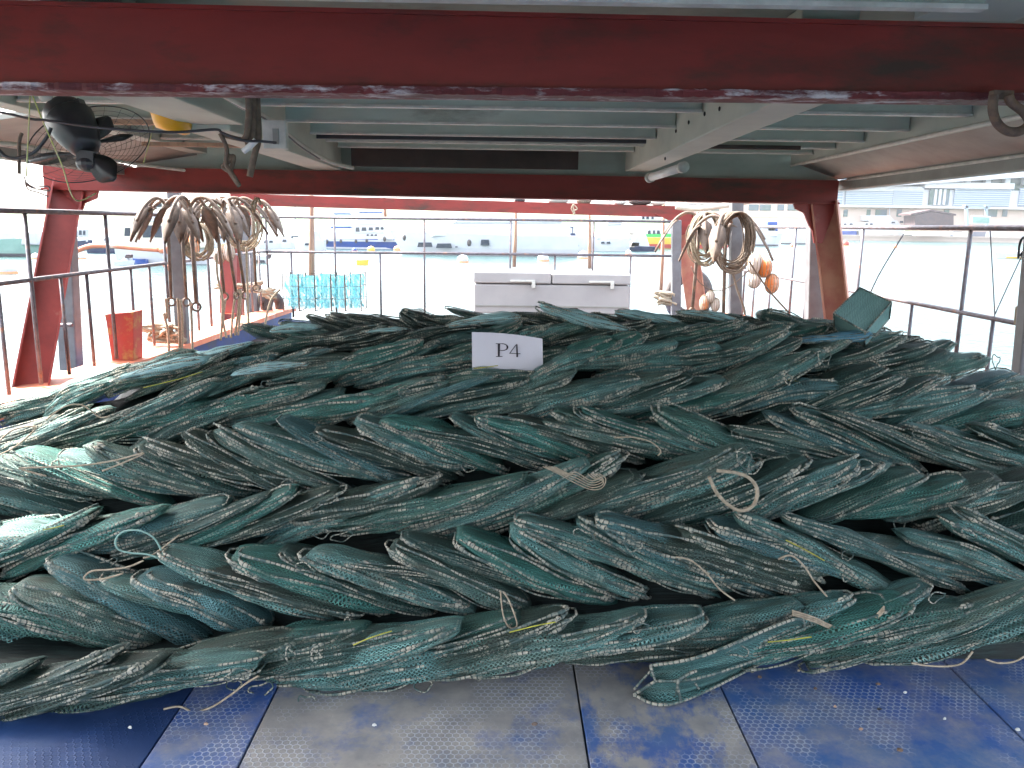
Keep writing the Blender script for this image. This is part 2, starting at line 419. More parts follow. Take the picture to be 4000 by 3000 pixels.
gl = [(XL, -3.5, .26), (XL, 3, .26), PX(200, 1500, XL), PX(700, 1330, XL), PX(1000, 1232, XL), (XL, 13.1, .19)]
gunwale(-1, gl, 'sunlit orange cap rail on a blue bulwark below the anchors', True)
gr = [(XR, -3.5, .2), (XR, 5, .2), (XR, 9, .2), (XR, 13.1, .2)]
gunwale(1, gr, 'cap rail and bulwark on the open water side behind the pile', True)
# foredeck
mb = MB(); mb.box((-3.6, 12.705, -1.7), (3.6, 13.4, -.06)); struct('foredeck', mb, M['hullblue'], 'blue end of the hull past the bow rail')

# ------------------------------------------------------------------ steel frames carrying the roof
def HZ(h): return EYE + h
# frame 1: the big near red beam
def yb(px, py, Y): return PY(px, py, Y)
Y1 = 2.98
root = thing('roof_frame', (0, Y1, 2.0), 'big dark red steel beam crossing close overhead with a flaking lower edge', 'beam')
a_t, b_t = PY(-600, 8, Y1), PY(4600, 128, Y1); a_b, b_b = PY(-600, 318, Y1), PY(4600, 372, Y1)
mb = MB(); n = 60
def xz(t): return (lerp(a_t.x, b_t.x, t), lerp(a_t.z, b_t.z, t), lerp(a_b.z, b_b.z, t))
P = []
for i in range(n + 1):
    x, zt, zb = xz(i / n); P.append([(x, Y1, zt), (x, Y1, zb), (x, Y1 + .012, zb), (x, Y1 + .012, zt)])
mb.grid(P, closed_v=True, cap=True); mb.build('web_plate', M['red'], root)
mb = MB(); rnd = random.Random(3); P = []
for i in range(241):
    x, zt, zb = xz(i / 240); j = rnd.uniform(-.002, .002); k = rnd.uniform(-.004, .004)
    P.append([(x, Y1 - .022 + k, zb + .000 + j), (x, Y1 - .022 + k, zb - .026 + j), (x, Y1 + .09, zb - .028), (x, Y1 + .09, zb)])
mb.grid(P, closed_v=True, cap=True); mb.build('bottom_flange', M['flange'], root)
mb = MB(); P = []
for i in range(n + 1):
    x, zt, zb = xz(i / n); P.append([(x, Y1 - .018, zt + .014), (x, Y1 - .018, zt), (x, Y1 + .1, zt), (x, Y1 + .1, zt + .014)])
mb.grid(P, closed_v=True, cap=True); mb.build('top_flange', M['red'], root)

def hsection(mb, p, q, w, d, t=.014, up=(0, 1, 0)):
    """open channel column from p to q: face plate towards the camera, two flanges"""
    p, q = Vector(p), Vector(q)
    mb.bar(p, q, w, t, up)
    ax = (q - p).normalized(); sx = ax.cross(Vector(up)).normalized()
    for s in (-1, 1):
        mb.bar(p + sx * s * (w / 2 + t / 2), q + sx * s * (w / 2 + t / 2), t, d, up)
# frame 2
Y2 = 7.4
root = thing('roof_frame', (0, Y2, 0.2), 'dark red portal frame over the pile with splayed legs at both rails', 'portal frame')
mb = MB()
tl, tr, bl_, br_ = PY(188, 649, Y2), PY(3260, 706, Y2), PY(188, 735, Y2), PY(3260, 792, Y2)
mb.bar((tl + bl_) / 2, (tr + br_) / 2, (tl - bl_).length, .16, (0, 1, 0)); mb.bar(bl_ + Vector((0, 0, -.008)), br_ + Vector((0, 0, -.008)), .016, .24, (0, 1, 0))
mb.build('crossbeam', M['red'], root)
def leg(root, top, bot, w, d, m, yaw=.35, name='leg'):
    mb = MB(); u = Vector((math.sin(yaw), math.cos(yaw), 0))
    hsection(mb, top, bot, w, d, up=u); return mb.build(name, m, root)
leg(root, PY(262, 745, Y2 - .02), PX(118, 1520, XL - .15), .22, .26, M['redpost'], -.5)
leg(root, PY(3222, 790, Y2 - .02), PY(3292, 1420, Y2 - .1), .19, .24, M['pinkpost'], .45)
# haunches (knee plates) where legs meet the beam
mb = MB(); z = [PY(x, y, Y2 - .05) for x, y in ((190, 655), (400, 660), (385, 742), (378, 775), (330, 795), (318, 830), (296, 848), (180, 860))]
mb.prism([(p.x, p.z) for p in z], Y2 - .06, Y2 - .03, lambda a, b, d: (a, d, b)); mb.build('haunch_plate', M['redpost'], root)
mb = MB(); z = [PY(x, y, Y2 - .05) for x, y in ((3262, 705), (3085, 702), (3098, 790), (3105, 815), (3140, 832), (3160, 880), (3172, 900), (3180, 950), (3210, 950), (3266, 800))]
mb.prism([(p.x, p.z) for p in z], Y2 - .06, Y2 - .03, lambda a, b, d: (a, d, b)); mb.build('haunch_plate', M['redpost'], root)
# frame 3
Y3 = 12.6
root = thing('roof_frame', (0, Y3, .2), 'farthest red portal frame, narrower, standing at the bow rail', 'portal frame')
mb = MB(); tl, tr, bl_, br_ = PY(905, 762, Y3), PY(2705, 812, Y3), PY(905, 796, Y3), PY(2705, 846, Y3)
mb.bar((tl + bl_) / 2, (tr + br_) / 2, (tl - bl_).length + .04, .14, (0, 1, 0)); mb.build('crossbeam', M['red'], root)
leg(root, PY(945, 780, Y3), PY(905, 1260, Y3 - .3), .28, .2, M['redpost'], -.2)
leg(root, PY(2668, 830, Y3), PY(2735, 1300, Y3), .28, .2, M['pinkpost'], .2)
mb = MB(); z = [PY(x, y, Y3 - .12) for x, y in ((2560, 835), (2700, 838), (2705, 900), (2640, 930), (2610, 860))]
mb.prism([(p.x, p.z) for p in z], Y3 - .13, Y3 - .1, lambda a, b, d: (a, d, b)); mb.build('haunch_plate', M['red'], root)
mb = MB(); z = [PY(x, y, Y3 - .12) for x, y in ((900, 780), (1040, 780), (1010, 850), (985, 880), (900, 880))]
mb.prism([(p.x, p.z) for p in z], Y3 - .13, Y3 - .1, lambda a, b, d: (a, d, b)); mb.build('haunch_plate', M['red'], root)

# grey posts
def post(px0, py0, px1, py1, Y, w, label, sq=True, zbot=None):
    p, q = PY(px0, py0, Y), PY(px1, py1, Y)
    if zbot is not None: q = p + (q - p) * ((zbot - p.z) / (q.z - p.z))
    mb = MB(); mb.bar(p, q, w, w * .8, (0, 1, 0)); o = mb.build('grey_post', M['grey'], bevel=.012)
    return tag(o, label, 'post', 'grey steel posts')
post(680, 745, 715, 1330, 8.6, .125, 'grey steel post behind the shanks of the hanging anchors', zbot=.1)
post(248, 800, 278, 1400, 7.7, .17, 'wide grey steel post beside the splayed red leg near the bollard', zbot=.1)
post(958, 880, 990, 1250, 12.3, .16, 'grey steel post at the bow wound with rope, beside tyre fenders', zbot=.1)
post(2878, 785, 2870, 1220, 9.2, .135, 'grey steel post behind the two hanging rope coils', zbot=.1)
post(2642, 860, 2640, 1220, 12.4, .14, 'pale grey post at the end of the bow rail by the freezer', zbot=.1)
post(3190, 830, 3180, 1240, 7.8, .16, 'dark grey post beside the pink portal leg over open water', zbot=.1)
post(4082, 640, 3992, 1560, 4.9, .12, 'grey post at the railing corner beside the blue loop of line', zbot=0)
# stub between the wide grey post and the red leg
mb = MB(); mb.tube([PY(200, 1272, 7.2), PY(282, 1270, 7.2)], .018, 8); mb.m = 0
tag(mb.build('steel_stub', M['railm']), 'short horizontal steel stub between red leg and grey post', 'bar')

# ------------------------------------------------------------------ roof: girders, joists, planks
YR0, YR1 = -1.3, 7.55  # unseen rear edge cut short to let more light under the roof
mb = MB(); mb.box((-2.6, YR0, HZ(.80)), (3.13, YR1, HZ(.86))); mb.box((-3.5, YR0, HZ(.80)), (-2.603, 3.7, HZ(.86))); mb.box((-3.5, 4.9, HZ(.80)), (-2.603, YR1, HZ(.86))); struct('ceiling', mb, M['plank'], 'pale planking of the roof above the joists')  # side gap added so the sun reaches the pile's flank
def girder(x0, x1, ya, yb_, h0, h1, label, m='pale'):
    mb = MB(); mb.box((x0, ya, HZ(h0)), (x1, yb_, HZ(h1))); return tag(mb.build('ceiling_girder', M[m], bevel=.006), label, 'girder', 'lengthwise roof girders')
girder(-1.66, -1.36, Y1 + .1, 4.38, .505, .798, 'deep pale green girder box above the fan, ending in a square face')
girder(-1.68, -1.43, 4.384, 7.33, .475, .798, 'slimmer pale girder running on behind the white hose')
girder(1.06, 1.27, Y1 + .1, 7.33, .50, .798, 'pale green girder spotted with bolts running towards the bow')
girder(1.40, 1.75, YR0, Y1 - .03, .72, .798, 'pale cream beam crossing above the near red beam')
girder(-1.66, -1.36, YR0, Y1 - .03, .74, .798, 'thin pale beam over the near red beam above the fan')
girder(2.52, 2.64, YR0, 7.33, .58, .798, 'flat side girder with a pale rounded lower edge')
girder(-2.75, -2.6, YR0, 7.33, .60, .798, 'side girder above the anchors rail')
girder(3.03, 3.13, YR0, 7.5, .375, .465, 'outer eaves board with a thin white lip over the water side', 'dusk')
girder(-3.45, -3.33, 4.9, 7.5, .41, .50, 'outer eaves board over the anchor side', 'dusk')  # starts late to keep the added sun opening clear
for s, x in ((1, 3.026), (1, 2.516), (-1, -3.326)):
    mb = MB(); z0 = .492 if x < -3 else .457 if x > 3 else .572
    mb.tube([(x, YR0 if x > 0 else 4.9, HZ(z0)), (x, 7.3, HZ(z0))], .012, 8)
    tag(mb.build('edge_moulding', M['trim'], smooth=True), {3.026: 'long thin white moulding along the outer eaves board', 2.516: 'long thin pale moulding along the flat side girder', -3.326: 'pale moulding along the eaves above the fan'}[x], 'moulding')
for sg, x0, x1 in ((1, 2.645, 3.027), (-1, -3.325, -2.755)):
    mb = MB(); a, b = (x0, x1)
    za, zb = (HZ(.60), HZ(.468)) if sg > 0 else (HZ(.51), HZ(.60)); YS = YR0 if sg > 0 else 4.9
    mb.add([(a, YS, za), (b, YS, zb), (b, 7.5, zb), (a, 7.5, za), (a, YS, za + .03), (b, YS, zb + .03), (b, 7.5, zb + .03), (a, 7.5, za + .03)], [(0, 1, 2, 3), (7, 6, 5, 4), (0, 4, 5, 1), (1, 5, 6, 2), (2, 6, 7, 3), (3, 7, 4, 0)])
    tag(mb.build('soffit_board', M['dusk']), 'brown grey sloping soffit board on the %s side' % ('open water' if sg > 0 else 'anchor'), 'soffit')
ys = [1.05, 1.75, 2.50, 3.86, 4.52, 5.2, 5.85, 6.35, 6.8]
for i, y in enumerate(ys):
    hb = .63 if y > 3 else .65
    for (x0, x1, nm) in ((-1.355, 1.055, 'middle bay'), (1.275, 2.515, 'bay on the open water side'), (-2.595, -1.685, 'bay above the fan')):
        if y < 3: x0, x1 = {-1.355: (-1.355, 1.395), 1.275: (1.755, 2.515), -2.595: (-2.595, -1.665)}[x0]
        mb = MB(); mb.box((x0, y, HZ(hb)), (x1, y + .07, HZ(.797)))
        root = tag(mb.build('ceiling_joist', M['joist'], bevel=.008),
            'greenish grey joist, %s %s the near red beam, %s' % (ordinal(i - 2) if i > 2 else ordinal(3 - i), 'beyond' if i > 2 else 'behind', nm), 'joist', 'crosswise roof joists')
mb = MB(); mb.box((-3.3, 7.50, HZ(.42)), (3.02, 7.54, HZ(.796))); tag(mb.build('end_board', M['joist']), 'pale end board closing the ceiling bays over the second beam', 'board')
for o_ in [o for o in col.objects if o.name.startswith('ceiling_joist')]:
    v_ = [v.co for v in o_.data.vertices]; x0_, x1_ = min(v.x for v in v_), max(v.x for v in v_); y_ = min(v.y for v in v_); z_ = min(v.z for v in v_)
    mb = MB(); mb.box((x0_, y_ - .012, z_ - .008), (x1_, y_ + .03, z_ + .006)); mb.build('lit_lower_edge', M['trim'], o_)  # pale strip added to stand for light on the joist's bottom edge
# dark board at the end of the middle bay and black strip under a joist
mb = MB(); mb.box((-1.29, 7.02, HZ(.49)), (.62, 7.05, HZ(.66))); tag(mb.build('dark_board', M['darkwood']), 'dark brown board closing the middle ceiling bay above the second beam', 'board')
mb = MB(); mb.box((-1.33, 5.92, HZ(.600)), (1.0, 5.95, HZ(.628))); tag(mb.build('black_strip', M['black']), 'thin black strip fixed under a ceiling joist', 'strip')
# pieces of timber left lying across the side bays
for (x0, x1, y, h, m_, lb) in ((1.3, 2.2, 6.2, .60, 'darkwood', 'brown plank across the side ceiling bay'), (-2.5, -1.8, 4.9, .56, 'wood', 'long brown plank laid across the bay behind the fan'), (-2.55, -1.72, 5.9, .53, 'wood', 'thin tan batten lying across the bay behind the fan')):
    mb = MB(); mb.box((x0, y, HZ(h)), (x1, y + .05, HZ(h + .028))); tag(mb.build('loose_plank', M[m_]), lb, 'plank')

# ------------------------------------------------------------------ railings
def rail_line(root, pts, r, name='rail'):
    mb = MB(); mb.tube(pts, r, 8); return mb.build(name, M['railm'], root, smooth=True)
def side_railing(x, top, low, bars, zbot, label):
    """top, low: z as function of y (two (y,z) points)"""
    root = thing('railing', (x, 6, zbot), label, 'railing')
    ft = lambda y: interp(top, y); fl = lambda y: interp(low, y)
    y0, y1 = 3.4, 12.45
    rail_line(root, [(x, y0, ft(y0)), (x, 8, ft(8)), (x, y1, ft(y1))], .021); rail_line(root, [(x, y0, fl(y0)), (x, 8, fl(8)), (x, y1, fl(y1))], .018)
    for y, full in bars:
        mb = MB(); zt = ft(y) if full else fl(y); mb.tube([(x + .002, y, zt), (x + .002, y, zbot)], .016 if full else .0145, 6); mb.build('bar', M['railm'], root, smooth=True)
def yz(px, py, x): p = PX(px, py, x); return (p.y, p.z)
bl = []; y = 3.67; i = 0
while y < 12.4: bl.append((y, i % 3 == 0)); y += .41; i += 1
side_railing(XL, [yz(0, 822, XL), yz(1000, 848, XL)], [yz(0, 1108, XL), yz(1000, 985, XL)], bl, .27, 'steel railing under the hanging anchors along the orange gunwale')
yR = [yz(3970, 891, XR), yz(2904, 886, XR)]; yR.sort(); yl = [yz(3970, 1262, XR), yz(2700, 1016, XR)]; yl.sort()
br = [(4.9, 0), (5.87, 0), (6.3, 1), (7.07, 0), (8.2, 1), (8.97, 0), (9.6, 0), (10.1, 1), (10.9, 0), (11.6, 0), (12.1, 1)]
side_railing(XR, yR, yl, br, .2, 'steel railing on the open water side behind the box trap')
root = thing('railing', (0, Y3, .15), 'bow railing with thin upright bars before the freezer', 'railing')
Yr = Y3 - .35
rail_line(root, [PY(1005, 847, Yr), PY(1800, 856, Yr), PY(2622, 866, Yr)], .02); rail_line(root, [PY(1005, 983, Yr), PY(1800, 990, Yr), PY(2622, 1000, Yr)], .02)
for px, full in ((1305, 1), (1657, 1), (1995, 1), (2320, 1), (1137, 0), (1485, 0), (2168, 0), (2464, 0)):
    t = PY(px, (850 if full else 987) + (px - 1300) * .012, Yr); mb = MB(); mb.tube([t, (t.x, t.y, .12)], .0165, 6); mb.build('bar', M['railm'], root, smooth=True)
# ================================================================== THE PILE OF FOLDED NET TRAPS
def net_material(name, pale=False, outer=False):
    m = bpy.data.materials.new(name); m.use_nodes = True
    nt = m.node_tree; b = nt.nodes["Principled BSDF"]; L = nt.links.new
    b.inputs["Roughness"].default_value = .62; b.inputs["Specular IOR Level"].default_value = .35
    uvn = _n(nt, "ShaderNodeTexCoord"); oi = _n(nt, "ShaderNodeObjectInfo")
    def mapn(s): mp = _n(nt, "ShaderNodeMapping"); mp.inputs["Scale"].default_value = s; L(uvn.outputs["UV"], mp.inputs[0]); return mp.outputs[0]
    # long fibres: noise stretched along the trap
    add = _n(nt, "ShaderNodeVectorMath", operation='ADD'); L(mapn((6, 190, 1)), add.inputs[0])
    cx = _n(nt, "ShaderNodeCombineXYZ"); ml = _n(nt, "ShaderNodeMath", operation='MULTIPLY'); ml.inputs[1].default_value = 37.0
    L(oi.outputs["Random"], ml.inputs[0]); L(ml.outputs[0], cx.inputs[0]); L(ml.outputs[0], cx.inputs[1]); L(cx.outputs[0], add.inputs[1])
    n1 = _n(nt, "ShaderNodeTexNoise"); n1.inputs["Scale"].default_value = 1; n1.inputs["Detail"].default_value = 4; n1.inputs["Roughness"].default_value = .7
    L(add.outputs[0], n1.inputs["Vector"])
    r1 = _n(nt, "ShaderNodeValToRGB"); e = r1.color_ramp.elements
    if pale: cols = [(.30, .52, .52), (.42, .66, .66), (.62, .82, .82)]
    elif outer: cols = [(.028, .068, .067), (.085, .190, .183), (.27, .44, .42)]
    else: cols = [(.004, .010, .010), (.018, .052, .050), (.085, .19, .175)]  # inner net coloured darker to hold the shade inside the folds
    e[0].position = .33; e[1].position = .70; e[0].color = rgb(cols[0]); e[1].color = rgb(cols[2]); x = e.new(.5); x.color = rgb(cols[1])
    L(n1.outputs["Fac"], r1.inputs[0])
    # muddy patches
    n2 = _n(nt, "ShaderNodeTexNoise"); n2.inputs["Scale"].default_value = 1; n2.inputs["Detail"].default_value = 3
    add2 = _n(nt, "ShaderNodeVectorMath", operation='ADD'); L(mapn((6, 14, 1)), add2.inputs[0]); L(cx.outputs[0], add2.inputs[1]); L(add2.outputs[0], n2.inputs["Vector"])
    r2 = _n(nt, "ShaderNodeValToRGB"); r2.color_ramp.elements[0].position = .48; r2.color_ramp.elements[1].position = .74
    L(n2.outputs["Fac"], r2.inputs[0])
    mx = _n(nt, "ShaderNodeMix", data_type='RGBA'); f = _n(nt, "ShaderNodeMath", operation='MULTIPLY'); f.inputs[1].default_value = .25 if pale else .75
    L(r2.outputs[0], f.inputs[0]); L(f.outputs[0], mx.inputs[0]); L(r1.outputs[0], mx.inputs[6]); mx.inputs[7].default_value = (.075, .075, .055, 1)
    # colour of this trap
    mo = _n(nt, "ShaderNodeMix", data_type='RGBA', blend_type='MULTIPLY'); mo.inputs[0].default_value = 1
    L(mx.outputs[2], mo.inputs[6]); L(oi.outputs["Color"], mo.inputs[7])
    L(mo.outputs[2], b.inputs["Base Color"])
    bp = _n(nt, "ShaderNodeBump"); bp.inputs["Strength"].default_value = .9; bp.inputs["Distance"].default_value = .004
    L(n1.outputs["Fac"], bp.inputs["Height"]); L(bp.outputs[0], b.inputs["Normal"])
    if outer:
        # diamond mesh: two families of strands
        sp = _n(nt, "ShaderNodeSeparateXYZ")
        wob = _n(nt, "ShaderNodeTexNoise"); wob.inputs["Scale"].default_value = 14; L(uvn.outputs["UV"], wob.inputs["Vector"])
        wv = _n(nt, "ShaderNodeVectorMath", operation='MULTIPLY_ADD'); L(wob.outputs["Color"], wv.inputs[0]); wv.inputs[1].default_value = (.02, .02, 0); L(uvn.outputs["UV"], wv.inputs[2])
        L(wv.outputs[0], sp.inputs[0])
        outs = []
        for sg in (1, -1):
            a = _n(nt, "ShaderNodeMath", operation='MULTIPLY'); a.inputs[1].default_value = 62; L(sp.outputs[0], a.inputs[0])
            c = _n(nt, "ShaderNodeMath", operation='MULTIPLY_ADD'); c.inputs[1].default_value = 105 * sg; L(sp.outputs[1], c.inputs[0]); L(a.outputs[0], c.inputs[2])
            fr = _n(nt, "ShaderNodeMath", operation='FRACT'); L(c.outputs[0], fr.inputs[0])
            lt = _n(nt, "ShaderNodeMath", operation='LESS_THAN'); lt.inputs[1].default_value = .30; L(fr.outputs[0], lt.inputs[0]); outs.append(lt.outputs[0])
        mxm = _n(nt, "ShaderNodeMath", operation='MAXIMUM'); L(outs[0], mxm.inputs[0]); L(outs[1], mxm.inputs[1])
        L(mxm.outputs[0], b.inputs["Alpha"])
    return m
M['net_in'] = net_material('folded_net'); M['net_out'] = net_material('open_net', outer=True)
M['pale_in'] = net_material('pale_folded_net', pale=True); M['pale_out'] = net_material('pale_open_net', pale=True, outer=True)

def rod_material():
    """wire rods lashed with pale net cord, dark binding every few centimetres"""
    m = bpy.data.materials.new('lashed_rod'); m.use_nodes = True
    nt = m.node_tree; b = nt.nodes["Principled BSDF"]; L = nt.links.new; b.inputs["Roughness"].default_value = .8
    tc = _n(nt, "ShaderNodeTexCoord"); sp = _n(nt, "ShaderNodeSeparateXYZ"); L(tc.outputs["UV"], sp.inputs[0])
    nz = _n(nt, "ShaderNodeTexNoise"); nz.inputs["Scale"].default_value = 22; nz.inputs["Detail"].default_value = 3; L(tc.outputs["Object"], nz.inputs["Vector"])
    s = _n(nt, "ShaderNodeMath", operation='MULTIPLY_ADD'); s.inputs[1].default_value = 55; L(sp.outputs[0], s.inputs[0]); L(nz.outputs["Fac"], s.inputs[2])
    fr = _n(nt, "ShaderNodeMath", operation='FRACT'); L(s.outputs[0], fr.inputs[0])
    r = _n(nt, "ShaderNodeValToRGB"); e = r.color_ramp.elements; e[0].position = .16; e[0].color = (.02, .035, .035, 1); e[1].position = .3; e[1].color = (.42, .385, .30, 1)
    x = e.new(.8); x.color = (.30, .29, .24, 1); L(fr.outputs[0], r.inputs[0])
    r2 = _n(nt, "ShaderNodeValToRGB"); r2.color_ramp.elements[0].position = .42; r2.color_ramp.elements[1].position = .60; L(nz.outputs["Fac"], r2.inputs[0])
    mx = _n(nt, "ShaderNodeMix", data_type='RGBA'); L(r2.outputs[0], mx.inputs[0]); L(r.outputs[0], mx.inputs[6]); mx.inputs[7].default_value = (.05, .085, .08, 1)
    L(mx.outputs[2], b.inputs["Base Color"])
    bp = _n(nt, "ShaderNodeBump"); bp.inputs["Strength"].default_value = 1; bp.inputs["Distance"].default_value = .002; L(fr.outputs[0], bp.inputs["Height"]); L(bp.outputs[0], b.inputs["Normal"])
    return m
M['rod'] = rod_material()
M['yellowcord'] = mat('yellow_cord', (.45, .42, .05), (.25, .25, .05), 40, .8)

def sn(seed):
    r = random.Random(seed); ph = [(r.uniform(0, 6.28), r.uniform(.6, 1.4), r.uniform(.5, 1.5)) for _ in range(6)]
    def f(a, b):
        return sum(math.sin(a * (k + 1) * p[1] + b * p[2] * (k + 1) + p[0]) / (k + 1) ** .7 for k, p in enumerate(ph)) / 2.4
    return f

def trap_variant(seed, big=1.0):
    """meshes of one folded trap in its own axes: x along its length, y away from the viewer, z up. Returns list of (name, MB, material key)"""
    r = random.Random(seed); L_ = r.uniform(.62, .76) * big; D = r.uniform(.19, .25); n = r.choice((3, 4, 4, 5)); H = r.uniform(.048, .080) * big
    bend = r.uniform(-.022, .022); fan = r.uniform(-.10, .10); f1, f2, f3 = sn(seed + 1), sn(seed + 2), sn(seed + 3)
    tipp = r.choice((-1, 1))
    def env(t):                      # half height of the bundle along its length, t in -1..1
        return H / 2 * (1 - .62 * abs(t) ** 2.4) * (1 - .25 * tipp * t) + .004
    def zc(x): return bend * (2 * x / L_) ** 2
    rods = MB(); knots = rods
    for i in range(n):
        k = -1 + 2 * i / (n - 1); sx = r.uniform(-.03, .03); Li = L_ * r.uniform(.88, 1.0); yo = r.uniform(-.012, .014); pr = r.uniform(.03, .05)
        wob = r.uniform(0, 6)
        pts = []
        def P(x, y):
            t = max(-1, min(1, 2 * x / L_))
            rnd_ = math.sqrt(max(0, 1 - (k * .86) ** 2)); yy = y * (rnd_ * .62 + .38) * (1 - .5 * abs(t) ** 3) if y < 0 else y * .8 * (1 - .75 * abs(t) ** 3)
            return Vector((x + sx, yy, k * env(t) * .80 + zc(x) + .006 * math.sin(x * 13 + wob) + fan * y * k))
        y0 = -D / 2 + yo; y1 = D / 2; X = Li / 2
        base = []
        for j in range(17): base.append((lerp(-X + pr, X - pr, j / 16), y0 + .004 * math.sin(j * .9 + wob)))
        for j in range(1, 5): a = -math.pi / 2 + j * math.pi / 10; base.append((X - pr + pr * math.cos(a), y0 + pr + pr * math.sin(a)))
        base += [(X, y0 + pr), (X, y1 - pr), (X - pr, y1)]
        base += [(0, y1), (-X + pr, y1), (-X, y1 - pr), (-X, y0 + pr)]
        for j in range(1, 5): a = math.pi + j * math.pi / 10; base.append((-X + pr + pr * math.cos(a), y0 + pr + pr * math.sin(a)))
        pts = [P(*q) for q in base]
        rad = [.0042 + .0012 * math.sin(j * 2.1 + wob) for j in range(len(pts))]
        for j in (16, 17, 18, len(pts) - 2, len(pts) - 1, 0): rad[j] *= r.uniform(1.2, 1.7)
        rods.tube(pts, rad, 6, closed=True)
        for e_ in (-1, 1):           # lumpy lashings at the rod ends
            for q_ in range(r.choice((0, 1, 1, 2, 3))):
                c = P(e_ * (X - pr * .8 - q_ * r.uniform(.008, .02)), y0 + .004); c.z += r.uniform(-.005, .005); knots.sphere(c, r.uniform(.006, .014), .007, r.uniform(.005, .009), 7, 5)
        if r.random() < .7:          # a second strand beside the rod, with a slack bight
            a0 = r.uniform(-.9, .1); a1 = a0 + r.uniform(.3, .9)
            pp = []
            for j in range(14):
                x = lerp(a0, min(a1, .95), j / 13) * X; s_ = math.sin(j / 13 * math.pi)
                q = P(x, y0 - .006 - .008 * s_); q.z += r.choice((-1, 1)) * 0 + .010 * s_ * (1 if i % 2 else -1); pp.append(q)
            rods.tube(pp, .0028, 5)
    # end loops of cord
    for e_ in (-1, 1):
        if r.random() < .28:
            c = Vector((e_ * (L_ / 2 - .03), -D / 2 - .004, zc(L_ / 2) + r.uniform(-.02, .02))); w_ = r.uniform(.015, .05); h_ = r.uniform(.012, .028)
            rods.tube([c + Vector((e_ * w_ * math.cos(a) * .9, -.008 - .006 * math.sin(a * 2), h_ * math.sin(a) * (1 + .35 * math.sin(3 * a + seed)))) for a in [2 * math.pi * q / 20 for q in range(20)]], .0027, 5, closed=True)
    for q_ in range(6):              # loose net selvedge cords lying along the folds
        a = r.uniform(math.pi * .75, math.pi * 1.45); t0 = r.uniform(-.95, .2); t1 = min(.97, t0 + r.uniform(.4, 1.2)); pp = []
        for j in range(12):
            t = lerp(t0, t1, j / 11); pp.append(Vector((t * L_ / 2, math.cos(a) * (D / 2 + .002) * (1 - .55 * abs(t) ** 3) - .001, env(t) * .97 * math.sin(a + .05 * math.sin(t * 5 + q_)) * -1 * (1 if q_ % 2 else -1) + zc(t * L_ / 2))))
        rods.tube(pp, .0019, 4)
    def skin(scale, amp, y_in, nj, ni, bulge, full=False):
        Pg = []
        for i in range(ni + 1):
            t = -1 + 2 * i / ni; x = t * L_ / 2 * (1.0 if full else .975); row = []
            en = env(t) * scale * (1 + bulge * f3(t * 2, 0) * (1 - t * t)) ; dd = (D / 2 - y_in) * (1 - .55 * abs(t) ** 3)
            endk = 1 - .75 * max(0, abs(t) - .93) / .07
            for j in range(nj):
                a = 2 * math.pi * j / nj; ca, sa = math.cos(a), math.sin(a)
                yy = dd * (abs(ca) ** .75) * (1 if ca > 0 else -1); zz = en * (abs(sa) ** .85) * (1 if sa > 0 else -1)
                q = 1 + amp * (f1(a * 3, t * 2.2) + .5 * f2(a * 7, t * 1.1)) * endk; yy *= 1 + amp * .35 * f2(a * 6, t * 1.6) * endk
                fr = max(0, -ca)
                yy += -.014 * amp * 8 * fr * f2(zz * 75, t * 1.3)
                row.append((x, yy, (zz * q) * endk + zc(x)))
            Pg.append(row)
        mb = MB(); mb.grid(Pg, closed_v=True, cap=True); return mb
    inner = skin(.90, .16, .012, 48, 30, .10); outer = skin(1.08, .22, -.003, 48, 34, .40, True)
    return [('net_body', inner, 'net_in'), ('net_wrap', outer, 'net_out'), ('frame_rods', rods, 'rod')]

def make_trap_meshes(seed, big=1.0):
    res = []
    for nm, mb, mk in trap_variant(seed, big):
        o = mb.build(nm, M[mk], smooth=True); me = o.data; bpy.data.objects.remove(o); res.append((nm, me))
    return res
VAR = [make_trap_meshes(100 + 7 * s) for s in range(14)]
COLS = [('dark bottle green', (.66, .78, .68)), ('dull teal', (.95, 1.0, .98)), ('bright teal', (1.2, 1.3, 1.26)), ('teal', (1.05, 1.12, 1.08)), ('faded teal', (1.15, 1.15, 1.1)), ('blue teal', (.86, .98, 1.06)), ('blackish green', (.42, .46, .42)), ('grey green', (1.25, 1.05, .95)), ('deep sea green', (.6, .95, .85)), ('dark brown', (.5, .42, .36))]
GROUP = 'folded net traps piled in herringbone rows'
def put_trap(var, loc, rot, colr, label, scale=1, pale=False):
    root = thing('folded_net_trap', loc, label, 'fishing trap', GROUP)
    root.rotation_euler = rot; root.scale = scale if isinstance(scale, tuple) else (scale,) * 3
    for nm, me in VAR[var]:
        o = bpy.data.objects.new(nm, me); col.objects.link(o); o.parent = root; o.color = (*colr, 1)
        if pale and nm.startswith('net'):
            o.material_slots[0].link = 'OBJECT'; o.material_slots[0].material = M['pale_in' if nm == 'net_body' else 'pale_out']
    return root
